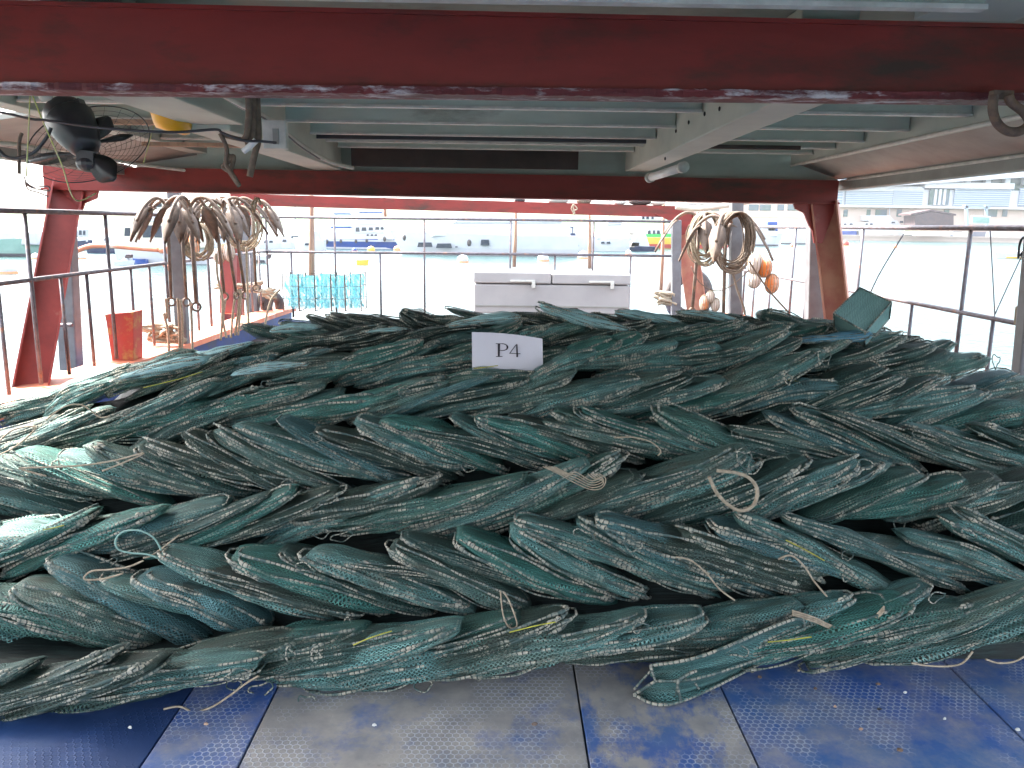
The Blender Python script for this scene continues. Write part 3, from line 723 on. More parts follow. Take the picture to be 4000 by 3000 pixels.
# rows: pixel line of the trap centres at x, distance of the front face, lean (degrees, + = rises towards +x)
ROWS = [
 ('front deck row', 2.42, 17, [(-400, 2800), (0, 2760), (400, 2735), (700, 2690), (1000, 2620), (2000, 2560), (3000, 2530), (4000, 2500), (4600, 2490)], -450, 4500, .125),
 ('second row up', 2.66, -19, [(-400, 2520), (0, 2480), (1000, 2340), (2000, 2260), (3000, 2205), (4000, 2220), (4600, 2240)], -450, 4500, .125),
 ('third row up', 2.92, 20, [(-400, 2230), (0, 2180), (1000, 2060), (2000, 1975), (3000, 1960), (4000, 1985), (4600, 2000)], -450, 4500, .13),
 ('fourth row up', 3.22, -17, [(-400, 1960), (0, 1930), (700, 1870), (1000, 1840), (2000, 1745), (3000, 1745), (4000, 1800), (4600, 1860)], -450, 4500, .13),
 ('fifth row up', 3.52, 19, [(-400, 1830), (0, 1730), (500, 1660), (1000, 1610), (2000, 1560), (3000, 1565), (4000, 1670), (4500, 1740)], -350, 4400, .13),
 ('sixth row up', 3.92, 17, [(0, 1620), (300, 1530), (700, 1480), (1000, 1450), (2000, 1420), (3000, 1410), (3600, 1445), (4000, 1580), (4300, 1700)], 0, 4150, .13),
 ('seventh row up', 4.25, 16, [(300, 1505), (700, 1430), (1000, 1385), (1250, 1345), (2000, 1330), (3000, 1325), (3400, 1365), (3700, 1440)], 470, 3720, .125),
 ('crest row', 4.62, -10, [(900, 1390), (1100, 1325), (1250, 1288), (2000, 1272), (3000, 1275), (3400, 1310)], 1040, 3420, .125),
]
rnd = random.Random(11)
core_rows = []
for ri, (nm, Y, lean, pts, p0, p1, step) in enumerate(ROWS):
    xa, xb = PY(p0, 1500, Y).x, PY(p1, 1500, Y).x; n = int((xb - xa) / step); k = 0
    core_rows.append((nm, Y, pts, p0, p1))
    for i in range(n):
        X = xa + (i + .5 + rnd.uniform(-.16, .16)) * step; px = 1961 + X * F / ROWS[ri][1]; Y = ROWS[ri][1] - (max(0, min(1, (1000 - px) / 900)) * .2 if ri == 0 else 0); X = (px - 1961) * Y / F
        py = interp(pts, px); c = PY(px, py + rnd.uniform(-26, 26) * (.5 if Y > 4.1 else 1), Y); k += 1
        cn, cc = rnd.choice(COLS); shade = rnd.uniform(.8, 1.2)
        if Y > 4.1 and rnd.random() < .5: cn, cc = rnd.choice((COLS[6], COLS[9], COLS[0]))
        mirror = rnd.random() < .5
        if ri == 0 and px < 900 and rnd.random() < .75: cn, cc = rnd.choice((COLS[6], COLS[9], COLS[0]))  # dark colours stand in for shade at this corner of the pile
        if Y > 4.1 and (1150 < px < 1850 or 2320 < px < 2560): cc = tuple(v * .5 for v in cc); cn = 'very dark'  # trap colours darkened along two stretches of the crest
        a = math.radians(lean + rnd.uniform(-8, 8) * (.6 if Y > 4.1 else 1))
        # Ry(-a) lifts +x; mirrored traps are turned end for end about z first
        R = Matrix.Rotation(-a, 4, 'Y') @ Matrix.Rotation(math.radians(rnd.uniform(-10, 6)), 4, 'X')
        R = Matrix.Rotation(math.radians(rnd.uniform(-7, 7)), 4, 'Z') @ R @ Matrix.Rotation(math.radians(180) if mirror else 0, 4, 'Y')
        yoff = rnd.uniform(-.055, .03)
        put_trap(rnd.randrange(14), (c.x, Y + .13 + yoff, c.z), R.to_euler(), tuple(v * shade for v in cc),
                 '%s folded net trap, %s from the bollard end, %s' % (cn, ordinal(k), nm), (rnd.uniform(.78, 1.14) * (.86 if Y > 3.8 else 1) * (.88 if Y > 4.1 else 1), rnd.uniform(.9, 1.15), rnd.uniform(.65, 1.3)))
# pale tulle-like traps lying on top of the pile (placed where the photograph shows them)
for (px, py, Y, lean, v, s, lb) in [
    (1890, 1262, 4.30, 8, 3, .62, 'pale aqua folded net bundle directly above the paper sign'),
    (2290, 1262, 4.35, -14, 5, .75, 'pale aqua net bundle sloping beside the dark heap on the crest'),
    (2530, 1250, 4.45, -10, 8, .55, 'small pale aqua net bundle on the crest before the freezer end'),
    (1160, 1292, 4.30, 5, 2, .42, 'small pale net bundle tucked in the dark crest above the anchors side'),
    (1500, 1300, 4.30, 4, 6, .36, 'tiny pale net bundle in the dark hollow of the crest'),
    (640, 1450, 3.84, 14, 1, .72, 'large pale aqua net bundle near the foot of the anchor ropes'),
    (840, 1395, 4.25, 14, 9, .62, 'pale aqua net bundle at the end of the crest under the anchors'),
    (1060, 1448, 3.75, 8, 4, .48, 'pale fluffy net bundle on the sixth row below the crest'),
    (2760, 1240, 4.55, -8, 7, .55, 'pale net bundle poking up at the crest near the hanging floats'),
    (3250, 1335, 4.10, 6, 0, .60, 'blue tinted pale net bundle below the box trap')]:
    c = PY(px, py, Y); R = Matrix.Rotation(-math.radians(lean), 4, 'Y')
    o = put_trap(v, (c.x, c.y - .02, c.z + .02), R.to_euler(), (.75, .80, .82) if 'blue' not in lb else (.35, .55, .75), lb, s, True)
    o['category'] = 'fishing trap'
for (px, py, Y, lean, v, s, cc, lb) in [(1890, 1478, 3.62, 6, 4, (.62, .9, .9), (.8, .9, .8), 'dull green folded net trap laid across the foot of the paper sign'), (2180, 1432, 3.60, 24, 7, (.6, .9, .8), (1, 1.1, 1.05), 'teal folded net trap rising across the corner of the paper sign')]:
    c = PY(px, py, Y); put_trap(v, (c.x, c.y + .06, c.z), Matrix.Rotation(-math.radians(lean), 4, 'Y').to_euler(), cc, lb, s)
# buried traps as one sheet, its dark colour painting the shade in the gaps
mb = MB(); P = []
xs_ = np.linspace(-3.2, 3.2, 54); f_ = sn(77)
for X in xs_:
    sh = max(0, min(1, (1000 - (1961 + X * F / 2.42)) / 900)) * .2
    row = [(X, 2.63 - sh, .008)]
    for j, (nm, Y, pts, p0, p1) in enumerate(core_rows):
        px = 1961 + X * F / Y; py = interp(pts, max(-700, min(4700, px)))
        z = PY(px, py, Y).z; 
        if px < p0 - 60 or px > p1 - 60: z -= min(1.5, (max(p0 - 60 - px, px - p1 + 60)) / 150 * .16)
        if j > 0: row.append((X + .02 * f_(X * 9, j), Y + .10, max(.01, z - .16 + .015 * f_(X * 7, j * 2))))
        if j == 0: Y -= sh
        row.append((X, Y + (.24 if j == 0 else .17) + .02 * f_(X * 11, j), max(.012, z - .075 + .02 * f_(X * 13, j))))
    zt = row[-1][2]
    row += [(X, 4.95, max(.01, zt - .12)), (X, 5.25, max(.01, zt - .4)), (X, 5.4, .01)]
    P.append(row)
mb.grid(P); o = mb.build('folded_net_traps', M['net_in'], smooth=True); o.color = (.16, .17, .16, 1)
tag(o, 'mass of buried folded net traps, darkened as shade between visible rows', 'trap pile', None, 'stuff')

# the single open box trap on the crest
root = thing('box_trap', PY(3350, 1300, 4.2), 'open square box trap of pale green net tipped up at the end of the crest', 'fishing trap')
qa, qb, qc, qd = PY(3359, 1124, 4.28), PY(3482, 1180, 4.12), PY(3380, 1296, 4.0), PY(3256, 1224, 4.14)
qw = PY(3474, 1244, 4.30) - qb; c0 = (qa + qb + qc + qd) / 4 + qw / 2
def bt(a, b, c): u, v = (a + 1) / 2, (b + 1) / 2; return qd.lerp(qa, u).lerp(qc.lerp(qb, u), v) + qw * ((c + 1) / 2)
fr = MB(); cs = [(-1, -1), (1, -1), (1, 1), (-1, 1)]
for i in range(4):
    a, b = cs[i], cs[(i + 1) % 4]
    for s in (-1, 1): fr.tube([bt(a[0], a[1], s), bt(b[0], b[1], s)], .0045, 6)
    fr.tube([bt(a[0], a[1], -1), bt(a[0], a[1], 1)], .0045, 6)
fr.build('frame_rods', M['rod'], root, smooth=True)
nb_ = MB()
def face(o_, u, v):
    P = []
    for i in range(9):
        row = []
        for j in range(9):
            s, t = i / 4 - 1, j / 4 - 1; sag = .16 * (1 - s * s) * (1 - t * t)
            q = [o_[k] * (1 - sag * (.5 if k == 2 else 1)) + u[k] * s + v[k] * t for k in range(3)]; row.append(bt(*q))
        P.append(row)
    nb_.grid(P)
for ax in range(3):
    for s in (-1, 1):
        o_ = [0, 0, 0]; o_[ax] = s; u = [0, 0, 0]; u[(ax + 1) % 3] = 1; v = [0, 0, 0]; v[(ax + 2) % 3] = 1; face(o_, u, v)
o = nb_.build('net_walls', M['pale_out'], root, smooth=True); o.color = (.6, .68, .66, 1)
nb_.v = [tuple(c0 + (Vector(v) - c0) * .97) for v in nb_.v]; o = nb_.build('net_lining', M['pale_in'], root, smooth=True); o.color = (.30, .37, .35, 1)

# ------------------------------------------------------------------ paper sign P4
Ys = 3.74
root = thing('paper_sign', PY(1980, 1420, Ys), 'white paper sheet printed P4 propped among the nets below the crest', 'sign')
def sg(px, py, d=0): return PY(px, py, Ys - d)
mb = MB(); P = []
tl_, tr_, bl2, br2 = (1843, 1297), (2119, 1323), (1845, 1450), (2121, 1470)
for i in range(13):
    u = i / 12; row = []
    for j in range(7):
        v = j / 6; x = lerp(lerp(tl_[0], tr_[0], u), lerp(bl2[0], br2[0], u), v); y = lerp(lerp(tl_[1], tr_[1], u), lerp(bl2[1], br2[1], u), v) - 5 * math.sin(u * math.pi)
        p = sg(x, y); p.y += .012 * math.sin(u * math.pi) * (1 - v) - .02 * v; row.append(p)
    P.append(row)
mb.grid(P); back = [[(p[0], p[1] + .0008, p[2]) for p in r_] for r_ in P]; mb.grid(back); mb.build('sheet', M['paper'], root, smooth=True)
def glyph(polys, name):
    mb = MB()
    for poly in polys:
        q = []
        for (x, y) in poly:
            u = (x - 1843) / 276; v = (y - 1297) / 150; p = sg(x, y); p.y += .012 * math.sin(u * math.pi) * (1 - v) - .02 * v - .0022; q.append(p)
        n_ = len(q); mb.add(q + [p + Vector((0, .0010, 0)) for p in q], [tuple(range(n_))] + [(i, (i + 1) % n_, n_ + (i + 1) % n_, n_ + i) for i in range(n_)])
    return mb.build(name, M['ink'], root)
S = 1750; T = 1250; k = 500 / 2212
def g(x, y): return (S + x * k, T + y * k)
Pl = [[g(858, 410), g(902, 412), g(895, 622), g(862, 622)], [g(826, 402), g(935, 405), g(935, 414), g(826, 413)], [g(830, 620), g(942, 618), g(942, 629), g(830, 632)]]
# bowl of the P as a thick ring
ex = [(930, 402, 930, 416), (975, 408, 968, 420), (1020, 428, 1004, 436), (1043, 455, 1012, 460), (1043, 480, 1012, 482), (1025, 508, 1002, 502), (985, 525, 970, 514), (935, 532, 935, 520), (900, 525, 900, 514)]
for (a, b, c, d), (a2, b2, c2, d2) in zip(ex, ex[1:]): Pl.append([g(a, b), g(a2, b2), g(c2, d2), g(c, d)])
glyph(Pl, 'letter_p')
P4 = [[g(1178, 418), g(1200, 418), g(1210, 634), g(1180, 634)], [g(1058, 566), g(1252, 572), g(1252, 583), g(1058, 576)], [g(1058, 570), g(1174, 420), g(1182, 428), g(1074, 572)]]
glyph(P4, 'digit_four')
# ================================================================== GEAR ON THE BOAT
def line_px(pts, Y, n=8):
    return spline([PY(x, y, Y if not isinstance(Y, (list, tuple)) else lerp(Y[0], Y[1], i / (len(pts) - 1))) for i, (x, y) in enumerate(pts)], n)
def cord(name, pts, Y, r, m, label, cat='rope', n=8, group=None):
    mb = MB(); mb.tube(line_px(pts, Y, n), r, 6); return tag(mb.build(name, M[m], smooth=True), label, cat, group)

# slack cord bights hanging out of the pile
cord('rope_loop', [(2770, 1862), (2800, 1925), (2850, 1975), (2900, 1995), (2945, 1970), (2958, 1915), (2930, 1870), (2880, 1848), (2800, 1838)], [2.70, 2.72], .0068, 'rope', 'thick twisted rope loop hanging from the fourth row of nets')
root = thing('rope_loop', PY(2150, 1840, 2.8), 'bundle of thin pale cord bights hanging at the middle of the pile', 'rope')
for j in range(5):
    mb = MB(); d = j * 11
    mb.tube(line_px([(2120 + d, 1822), (2180 + d, 1850), (2250, 1888 - d), (2310, 1912 - d * .8), (2352, 1905 - d), (2366 - d, 1870), (2340 - d, 1850)], 2.70 - .004 * j), .0021, 5); mb.build('cord_strand', M['rope'], root, smooth=True)
root = thing('rope_loop', PY(3250, 2440, 2.45), 'doubled pale cord sagging between nets of the second row', 'rope')
for j in range(3):
    mb = MB(); d = j * 8
    mb.tube(line_px([(3095, 2385 + d), (3180, 2412 + d), (3260, 2448 + d * .7), (3340, 2455 + d * .5), (3400, 2425 + d), (3455, 2368 + d)], 2.46 - .003 * j), .0036, 5); mb.build('cord_strand', M['rope'], root, smooth=True)
cord('rope_loop', [(630, 2150), (600, 2100), (540, 2072), (480, 2078), (452, 2110), (462, 2145), (510, 2160), (570, 2165), (620, 2180)], 2.72, .0034, 'bgreen', 'round greenish cord loop standing off the pile on the bollard side')
cord('rope_loop', [(650, 2130), (700, 2090), (600, 2165), (560, 2180)], 2.74, .0028, 'rope', 'short cord beside the round greenish loop')
cord('rope_loop', [(560, 2190), (500, 2215), (430, 2225), (355, 2232), (330, 2262), (400, 2262), (480, 2240)], 2.62, .0034, 'rope', 'narrow pale cord bight lying under the round greenish loop')
cord('rope_loop', [(3560, 2590), (3620, 2600), (3700, 2603), (3760, 2590), (3800, 2545)], 2.36, .0032, 'rope', 'pale cord bight drooping onto the blue deck')
cord('rope_loop', [(3850, 2575), (3900, 2590), (3960, 2585), (4010, 2560)], 2.36, .0032, 'rope', 'short pale cord bight at the blue deck near the seam')
cord('rope_loop', [(400, 1840), (500, 1800), (560, 1770), (440, 1800), (300, 1820), (95, 1828), (90, 1835), (180, 1860)], 2.98, .0036, 'rope', 'long straight pale cord on the sunlit bollard side of the pile')
cord('rope_loop', [(0, 1720), (50, 1680), (120, 1665), (135, 1680), (60, 1745), (0, 1775)], 3.12, .0036, 'rope', 'bright cord bight on the sunlit flank of the pile')
cord('rope_loop', [(180, 1640), (250, 1590), (310, 1580), (350, 1600), (390, 1630), (430, 1625)], 3.2, .0034, 'rope', 'arched pale cord over the sunlit flank of the pile')
cord('rope_loop', [(640, 2770), (700, 2760), (760, 2780), (830, 2760), (900, 2715), (960, 2670), (1010, 2640)], 2.30, .0034, 'rope', 'wavy pale cord along the foot of the pile on the dark board')
cord('rope_loop', [(3040, 2185), (3090, 2170), (3140, 2210), (3180, 2270), (3230, 2330)], 2.46, .0034, 'rope', 'pale cord running down over the second row beside dark gap')
cord('rope_loop', [(2640, 2175), (2700, 2190), (2760, 2240), (2810, 2300), (2870, 2345)], 2.46, .003, 'rope', 'pale cord draped diagonally over second row nets')
cord('rope_loop', [(2400, 1710), (2470, 1708), (2540, 1725), (2580, 1760), (2570, 1780)], 3.02, .003, 'rope', 'curved pale cord on the fourth row')
cord('rope_loop', [(1955, 2310), (1965, 2400), (1990, 2450), (2020, 2440), (1990, 2350), (1965, 2310)], 2.48, .003, 'rope', 'cord bight hanging from a rounded net end in the second row')
for (pts, Y, lb) in [([(560, 1515), (700, 1480), (790, 1452)], 3.74, 'yellow cord seam on a net of the sixth row'), ([(2930, 1495), (3040, 1485), (3120, 1490)], 3.6, 'yellow cord seam beside the box trap'),
                     ([(1850, 1440), (1900, 1434), (1945, 1428)], 3.50, 'yellow cord seam at the foot of the paper sign'), ([(3000, 2508), (3080, 2500), (3170, 2488)], 2.36, 'yellow lashing on the front row near the blue deck'),
                     ([(3070, 2110), (3150, 2150), (3220, 2190)], 2.62, 'yellow cord seam across a second row net'), ([(1380, 2520), (1450, 2490), (1530, 2465)], 2.36, 'yellow cord seam on the front row'),
                     ([(170, 2070), (210, 2062), (250, 2052)], 2.74, 'short yellow cord in the dark third row by the bollard side'), ([(1990, 2470), (2090, 2445), (2170, 2430)], 2.40, 'yellow cord seam between front and second rows')]:
    cord('yellow_twine', pts, Y, .0021, 'yellowcord', lb, 'cord')

# ------------------------------------------------------------------ near open trap at the front on the deck
# it lies collapsed with its rods spread, at the foot of the pile
root = thing('net_trap', PZ(2580, 2690, 0), 'half collapsed net trap sprawled forward from the pile onto the deck', 'fishing trap')
pz = lambda x, y, z: PZ(x, y, z)
A = [pz(2475, 2715, .012), pz(2660, 2740, .012), pz(3120, 2510, .05), pz(3140, 2480, .14)]
B = [pz(2540, 2600, .11), pz(2750, 2560, .18), pz(3100, 2420, .26), pz(3140, 2470, .18)]
C_ = [pz(2560, 2660, .06), pz(2720, 2650, .10), pz(3000, 2560, .12), pz(3130, 2490, .16)]
fr = MB(); fr.tube(spline(A, 10), .0055, 6); fr.tube(spline(B, 10), .0055, 6); fr.tube(spline(C_, 10), .005, 6)
fr.tube([A[0], C_[0], B[0]], .0055, 6); fr.tube(spline([A[1], pz(2650, 2660, .10), pz(2720, 2620, .12)], 8), .005, 6); fr.tube([A[0] + Vector((0, 0, .02)), B[0] - Vector((0, 0, .02))], .004, 6)
fr.tube(spline([pz(2640, 2715, .03), pz(2655, 2660, .09), pz(2700, 2655, .08), pz(2730, 2690, .04)], 8), .0035, 6)
fr.build('frame_rods', M['rod'], root, smooth=True)
ws = MB(); a_, b_, c_ = spline(A, 10), spline(B, 10), spline(C_, 10); f9 = sn(9)
for (u_, v_) in ((a_, c_), (c_, b_)):
    P = []
    for i in range(len(u_)):
        row = []
        for j in range(9):
            t = j / 8; p = u_[i].lerp(v_[i], t); p = p + Vector((0, .05 * math.sin(t * math.pi), -.03 * math.sin(t * math.pi) + .008 * f9(i * .5, t * 6))); row.append(p)
        P.append(row)
    ws.grid(P)
o = ws.build('net_lining', M['net_in'], root, smooth=True); o.color = (1.1, 1.2, 1.2, 1)
ws.v = [(x, y - .006, z + .004) for x, y, z in ws.v]; o = ws.build('net_walls', M['net_out'], root, smooth=True); o.color = (1.2, 1.3, 1.3, 1)

# ------------------------------------------------------------------ small bits on the deck
for i, (px, py, L_, m_, lb) in enumerate([(3120, 2620, .014, 'rope', 'white crumb on the blue deck near the pile'), (3185, 2690, .016, 'rust', 'brown shell scrap on the blue deck, third from the pile'), (3430, 2672, .022, 'rust', 'long brown scrap beside a grey one on the blue deck'),
        (3535, 2705, .016, 'trim', 'pale grey scrap on the blue deck near the long seam'), (3262, 2760, .013, 'wood', 'tan crumb at the edge of the dark blue stain'), (3435, 2770, .020, 'black', 'thin dark sliver on the blue deck'),
        (3362, 2848, .018, 'wood', 'round tan shell on the honeycomb relief'), (3515, 2930, .028, 'rust', 'largest brown scrap near the camera on the honeycomb relief'), (3690, 2808, .012, 'trim', 'tiny pale chip on the blue deck'),
        (2968, 2645, .020, 'rust', 'brown scrap just under the sprawled trap'), (3975, 2850, .02, 'trim', 'pale chip past the long seam'), (1462, 2832, .016, 'trim', 'white star shaped chip on the worn grey board'),
        (2088, 2828, .024, 'rust', 'dark sliver in the middle of the worn grey board'), (805, 2828, .018, 'wood', 'tan crumb on the narrow blue board'), (508, 2842, .014, 'trim', 'pale crumb on the dark blue board')]):
    L_ *= .8; c = PZ(px, py, .004); mb = MB(); mb.sphere((c.x, c.y, .004), L_ / 2, L_ * .3, .005, 9, 5); r_ = random.Random(i); mb.v = [(x + r_.uniform(-1, 1) * L_ * .1, y + r_.uniform(-1, 1) * L_ * .08, max(.0012, z + r_.uniform(-.001, .001))) for x, y, z in mb.v]
    tag(mb.build('shell_scrap', M[m_], smooth=False), lb, 'scrap', 'scraps littering the deck boards')

# ------------------------------------------------------------------ fan hanging under the roof
Yf = 3.55
root = thing('industrial_fan', PY(270, 480, Yf), 'black industrial fan with drooping blades and open wire guard under the roof', 'fan')
c = PY(285, 490, Yf); e = PY(345, 590, Yf - .05)
ax = (e - c).normalized()
def frustum(p, q, ra, rb, n=20):
    p, q = Vector(p), Vector(q); mb = MB(); mb.tube([p, p.lerp(q, .15), p.lerp(q, .5), p.lerp(q, .85), q], [ra * .8, ra, (ra + rb) / 2 * 1.05, rb, rb * .7], n); return mb
frustum(c - ax * .06, e, .10, .065).build('motor_housing', M['black'], root, smooth=True)
mb = MB(); mb.sphere(c - ax * .05, .095, .09, .085); mb.build('motor_cap', M['black'], root, smooth=True)
mb = MB(); p = c - ax * .10 + Vector((-.02, -.085, .03)); mb.sphere(p, .03, .01, .016, 12, 7); mb.build('cap_badge', M['pale'], root, smooth=True)
mb = MB(); mb.bar(PY(295, 395, Yf), PY(330, 470, Yf), .05, .05, (0, 1, 0)); mb.build('hanger_bracket', M['black'], root)
mb = MB(); mb.bar(e, PY(345, 640, Yf - .05), .07, .06, (0, 1, 0)); mb.sphere(PY(345, 640, Yf - .05), .05, .04, .035); mb.build('hub', M['black'], root, smooth=False)
def blade(p, q, w, tw, name='blade'):
    p, q = Vector(p), Vector(q); d = (q - p); s_ = d.normalized().cross(Vector((0, 1, 0))).normalized(); P = []
    for i in range(15):
        t = i / 14; ww = w * (math.sin(min(1, t * 1.25 + .12) * math.pi * .55)) * (1 - max(0, t - .75) * 3.2) * .5; a = tw * (1 - t)
        o_ = p + d * t; u = s_ * math.cos(a) + Vector((0, 1, 0)) * math.sin(a)
        P.append([o_ - u * ww, o_ + Vector((0, -.008, 0)), o_ + u * ww, o_ + Vector((0, .004, 0))])
    mb = MB(); mb.grid(P, closed_v=True, cap=True); mb.build(name, M['blackplastic'], root, smooth=True)
blade(PY(350, 605, Yf - .06), PY(450, 702, Yf - .08), .11, .3)
blade(PY(320, 600, Yf - .02), PY(108, 632, Yf + .05), .05, .9)
blade(PY(350, 560, Yf), PY(425, 455, Yf + .08), .10, .5)
blade(PY(350, 560, Yf), PY(520, 528, Yf + .14), .035, 1.1)
# guard: concentric rings and spokes, seen edge-on tilt
gc = PY(350, 560, Yf + .05); gu = (PY(578, 560, Yf + .12) - gc); gv = Vector((.0, .10, .11)); gv2 = Vector((0.02, .12, .17))
G_ = MB()
for k in range(1, 12):
    t = k / 11; G_.tube([gc + (gu * math.cos(a) + gv2 * math.sin(a)) * t - ax * -.05 * (1 - t * t) for a in [2 * math.pi * q / 44 for q in range(44)]], .0026 if k == 11 else .0008, 4, closed=True)
for k in range(20):
    a = 2 * math.pi * k / 20; G_.tube([gc + (gu * math.cos(a) + gv2 * math.sin(a)) * t - ax * -.05 * (1 - t * t) for t in (.15, .4, .7, 1)], .0008, 4)
G_.build('wire_guard', M['black'], root, smooth=True)

# yellow tub hung behind the girder
c = PY(672, 452, 4.35); root = thing('yellow_tub', c, 'yellow plastic tub hooked up beside the pale girder', 'tub'); root.location = c
P = []
for (z, r_) in ((.085, .145), (.05, .142), (0, .135), (-.05, .12), (-.075, .105), (-.082, .07)):
    P.append([(c.x + r_ * .72 * math.cos(a), c.y + r_ * math.sin(a), c.z + z + .03 * math.cos(a) * -.4) for a in [2 * math.pi * q / 28 for q in range(28)]])
mb = MB(); mb.grid(P, closed_v=True, cap=True); mb.build('tub_body', M['yellow'], root, smooth=True)
mb = MB(); mb.tube([(c.x + .148 * .72 * math.cos(a), c.y + .148 * math.sin(a), c.z + .085) for a in [2 * math.pi * q / 28 for q in range(28)]], .006, 6, closed=True); mb.build('rim', M['yellow'], root, smooth=True)

# cables, hose, cords under the roof
cord('black_cable', [(-200, 408), (0, 438), (120, 465), (180, 470), (330, 492), (430, 502), (560, 512), (700, 516), (840, 506), (870, 520), (950, 548), (1020, 552), (1080, 558)], 3.15, .0055, 'black', 'black cable slung across under the roof in front of the fan', 'cable')
cord('black_cable', [(-60, 520), (0, 590), (25, 612), (60, 618), (100, 610), (140, 590), (180, 540), (200, 500)], 3.3, .007, 'black', 'black cable drooping beside the fan housing', 'cable')
cord('black_cable', [(75, 680), (75, 560), (85, 520)], 3.4, .007, 'ropebrown', 'short brown cable hanging beside the fan', 'cable')
cord('white_hose', [(840, 350), (900, 385), (965, 420), (1020, 445), (1080, 485), (1150, 545), (1230, 600), (1300, 635), (1378, 656)], [3.2, 5.6], .0125, 'pipegrey', 'white hose sagging from the near red beam past the girder', 'hose')
cord('black_cable', [(845, 362), (900, 396), (960, 430), (1030, 462), (1100, 510), (1170, 570), (1250, 622)], [3.25, 5.0], .005, 'black', 'thin black cable running just under the white hose', 'cable')
cord('white_hose', [(-30, 555), (100, 570), (300, 612), (420, 622), (560, 645), (720, 665)], [3.8, 6.4], .012, 'pipegrey', 'thin white conduit running behind the fan towards the second beam', 'conduit')
cord('lime_string', [(118, 355), (112, 500), (103, 690)], 3.1, .0025, 'lime', 'taut lime green string hanging straight by the fan', 'string')
cord('lime_string', [(120, 355), (170, 480), (240, 640), (293, 780), (375, 755)], [3.1, 3.6], .0028, 'lime', 'lime green string slanting across the fan to the red leg', 'string')
cord('lime_string', [(640, 350), (560, 640)], [5.5, 5.2], .003, 'lime', 'short lime string behind the wire guard', 'string')
cord('tangled_line', [(95, 690), (105, 720), (130, 735), (190, 745), (185, 728), (130, 730), (100, 712), (112, 740), (150, 752), (188, 768)], 3.2, .0028, 'railm', 'tangle of thin wire hanging outside beside the red leg', 'wire')
# hanging brown ropes by the girder end
root = thing('hanging_rope', PY(990, 400, 3.25), 'thick brown hawsers looped down behind the near red beam by the girder end', 'rope')
for k, pts in enumerate([[(968, 355), (972, 430), (965, 520), (955, 545)], [(982, 355), (990, 430), (985, 545), (960, 560)], [(1002, 355), (1006, 440), (1008, 545), (995, 600), (975, 690)], [(992, 355), (996, 450), (998, 550)], [(860, 522), (885, 580), (882, 640), (900, 668), (935, 725)], [(862, 525), (920, 540), (985, 552)], [(880, 600), (905, 620), (870, 650), (900, 665), (912, 610), (880, 640), (935, 728)]]):
    mb = MB(); mb.tube(line_px(pts, 3.25 + .02 * k), .013 if k < 4 else .009, 7); mb.build('rope_strand', M['ropebrown'], root, smooth=True)
cord('white_ribbon', [(1000, 548), (975, 572), (950, 592)], 3.2, .012, 'white', 'scrap of white cloth knotted in the brown hawsers', 'cloth')
cord('cord_tuft', [(1000, 770), (985, 800), (992, 830), (1000, 790), (1010, 775), (1018, 800)], 7.2, .01, 'rope', 'small knot of pale cord under the second red beam', 'cord')
cord('cord_tuft', [(2240, 800), (2232, 815), (2245, 835), (2238, 800), (2255, 815), (2240, 825), (2243, 842)], 12.3, .01, 'rope', 'knot of pale cord dangling from the farthest red beam', 'cord')
# electrical box on the girder
c = PY(1070, 520, 3.9); root = thing('switch_box', c, 'beige electrical switch box on the girder face under the hose', 'switch box')
mb = MB(); mb.box((c.x - .055, c.y, c.z - .07), (c.x + .055, c.y + .05, c.z + .06)); mb.build('casing', M['trim'], root, bevel=.006)
mb = MB(); mb.box((c.x - .005, c.y - .006, c.z - .05), (c.x + .022, c.y, c.z + .02)); mb.build('switch', M['dusk'], root)
# lamp tube
p, q = PY(2545, 692, 5.9), PY(2662, 655, 5.3); root = thing('tube_lamp', p, 'white tube lamp fixed beyond the bolted girder', 'lamp')
mb = MB(); mb.tube([p, q], .028, 12); mb.build('tube', M['white'], root, smooth=True)
d = (q - p).normalized()
mb = MB(); mb.tube([q, q + d * .05], .035, 12); mb.build('end_cap', M['trim'], root, smooth=True)
mb = MB(); mb.tube([p - d * .05, p], .035, 12); mb.build('end_cap', M['trim'], root, smooth=True)
# rusty ring on the near beam
root = thing('shackle_ring', PY(3920, 390, 2.9), 'rusty steel ring hanging under the near red beam at the water side', 'ring')
mb = MB(); mb.tube(line_px([(3882, 372), (3878, 430), (3895, 480), (3935, 512), (3985, 512), (4020, 480), (4000, 440), (3950, 400), (3940, 372)], 2.86, 6), .016, 8); mb.build('ring', M['rust'], root, smooth=True)
mb = MB(); mb.bar(PY(3872, 372, 2.88), PY(3950, 374, 2.88), .03, .03); mb.build('weld_lug', M['rust'], root)
# bolts on the girder
for i, (px, py) in enumerate([(2640, 512), (2690, 478), (2752, 445), (2810, 425), (2598, 620)]):
    p = PX(px, py, 1.056); mb = MB(); mb.sphere((p.x, p.y, p.z), .006, .010, .012, 8, 5); tag(mb.build('bolt_head', M['black'], smooth=True), 'dark bolt head on the pale girder', 'bolt', 'bolt heads on the girder')

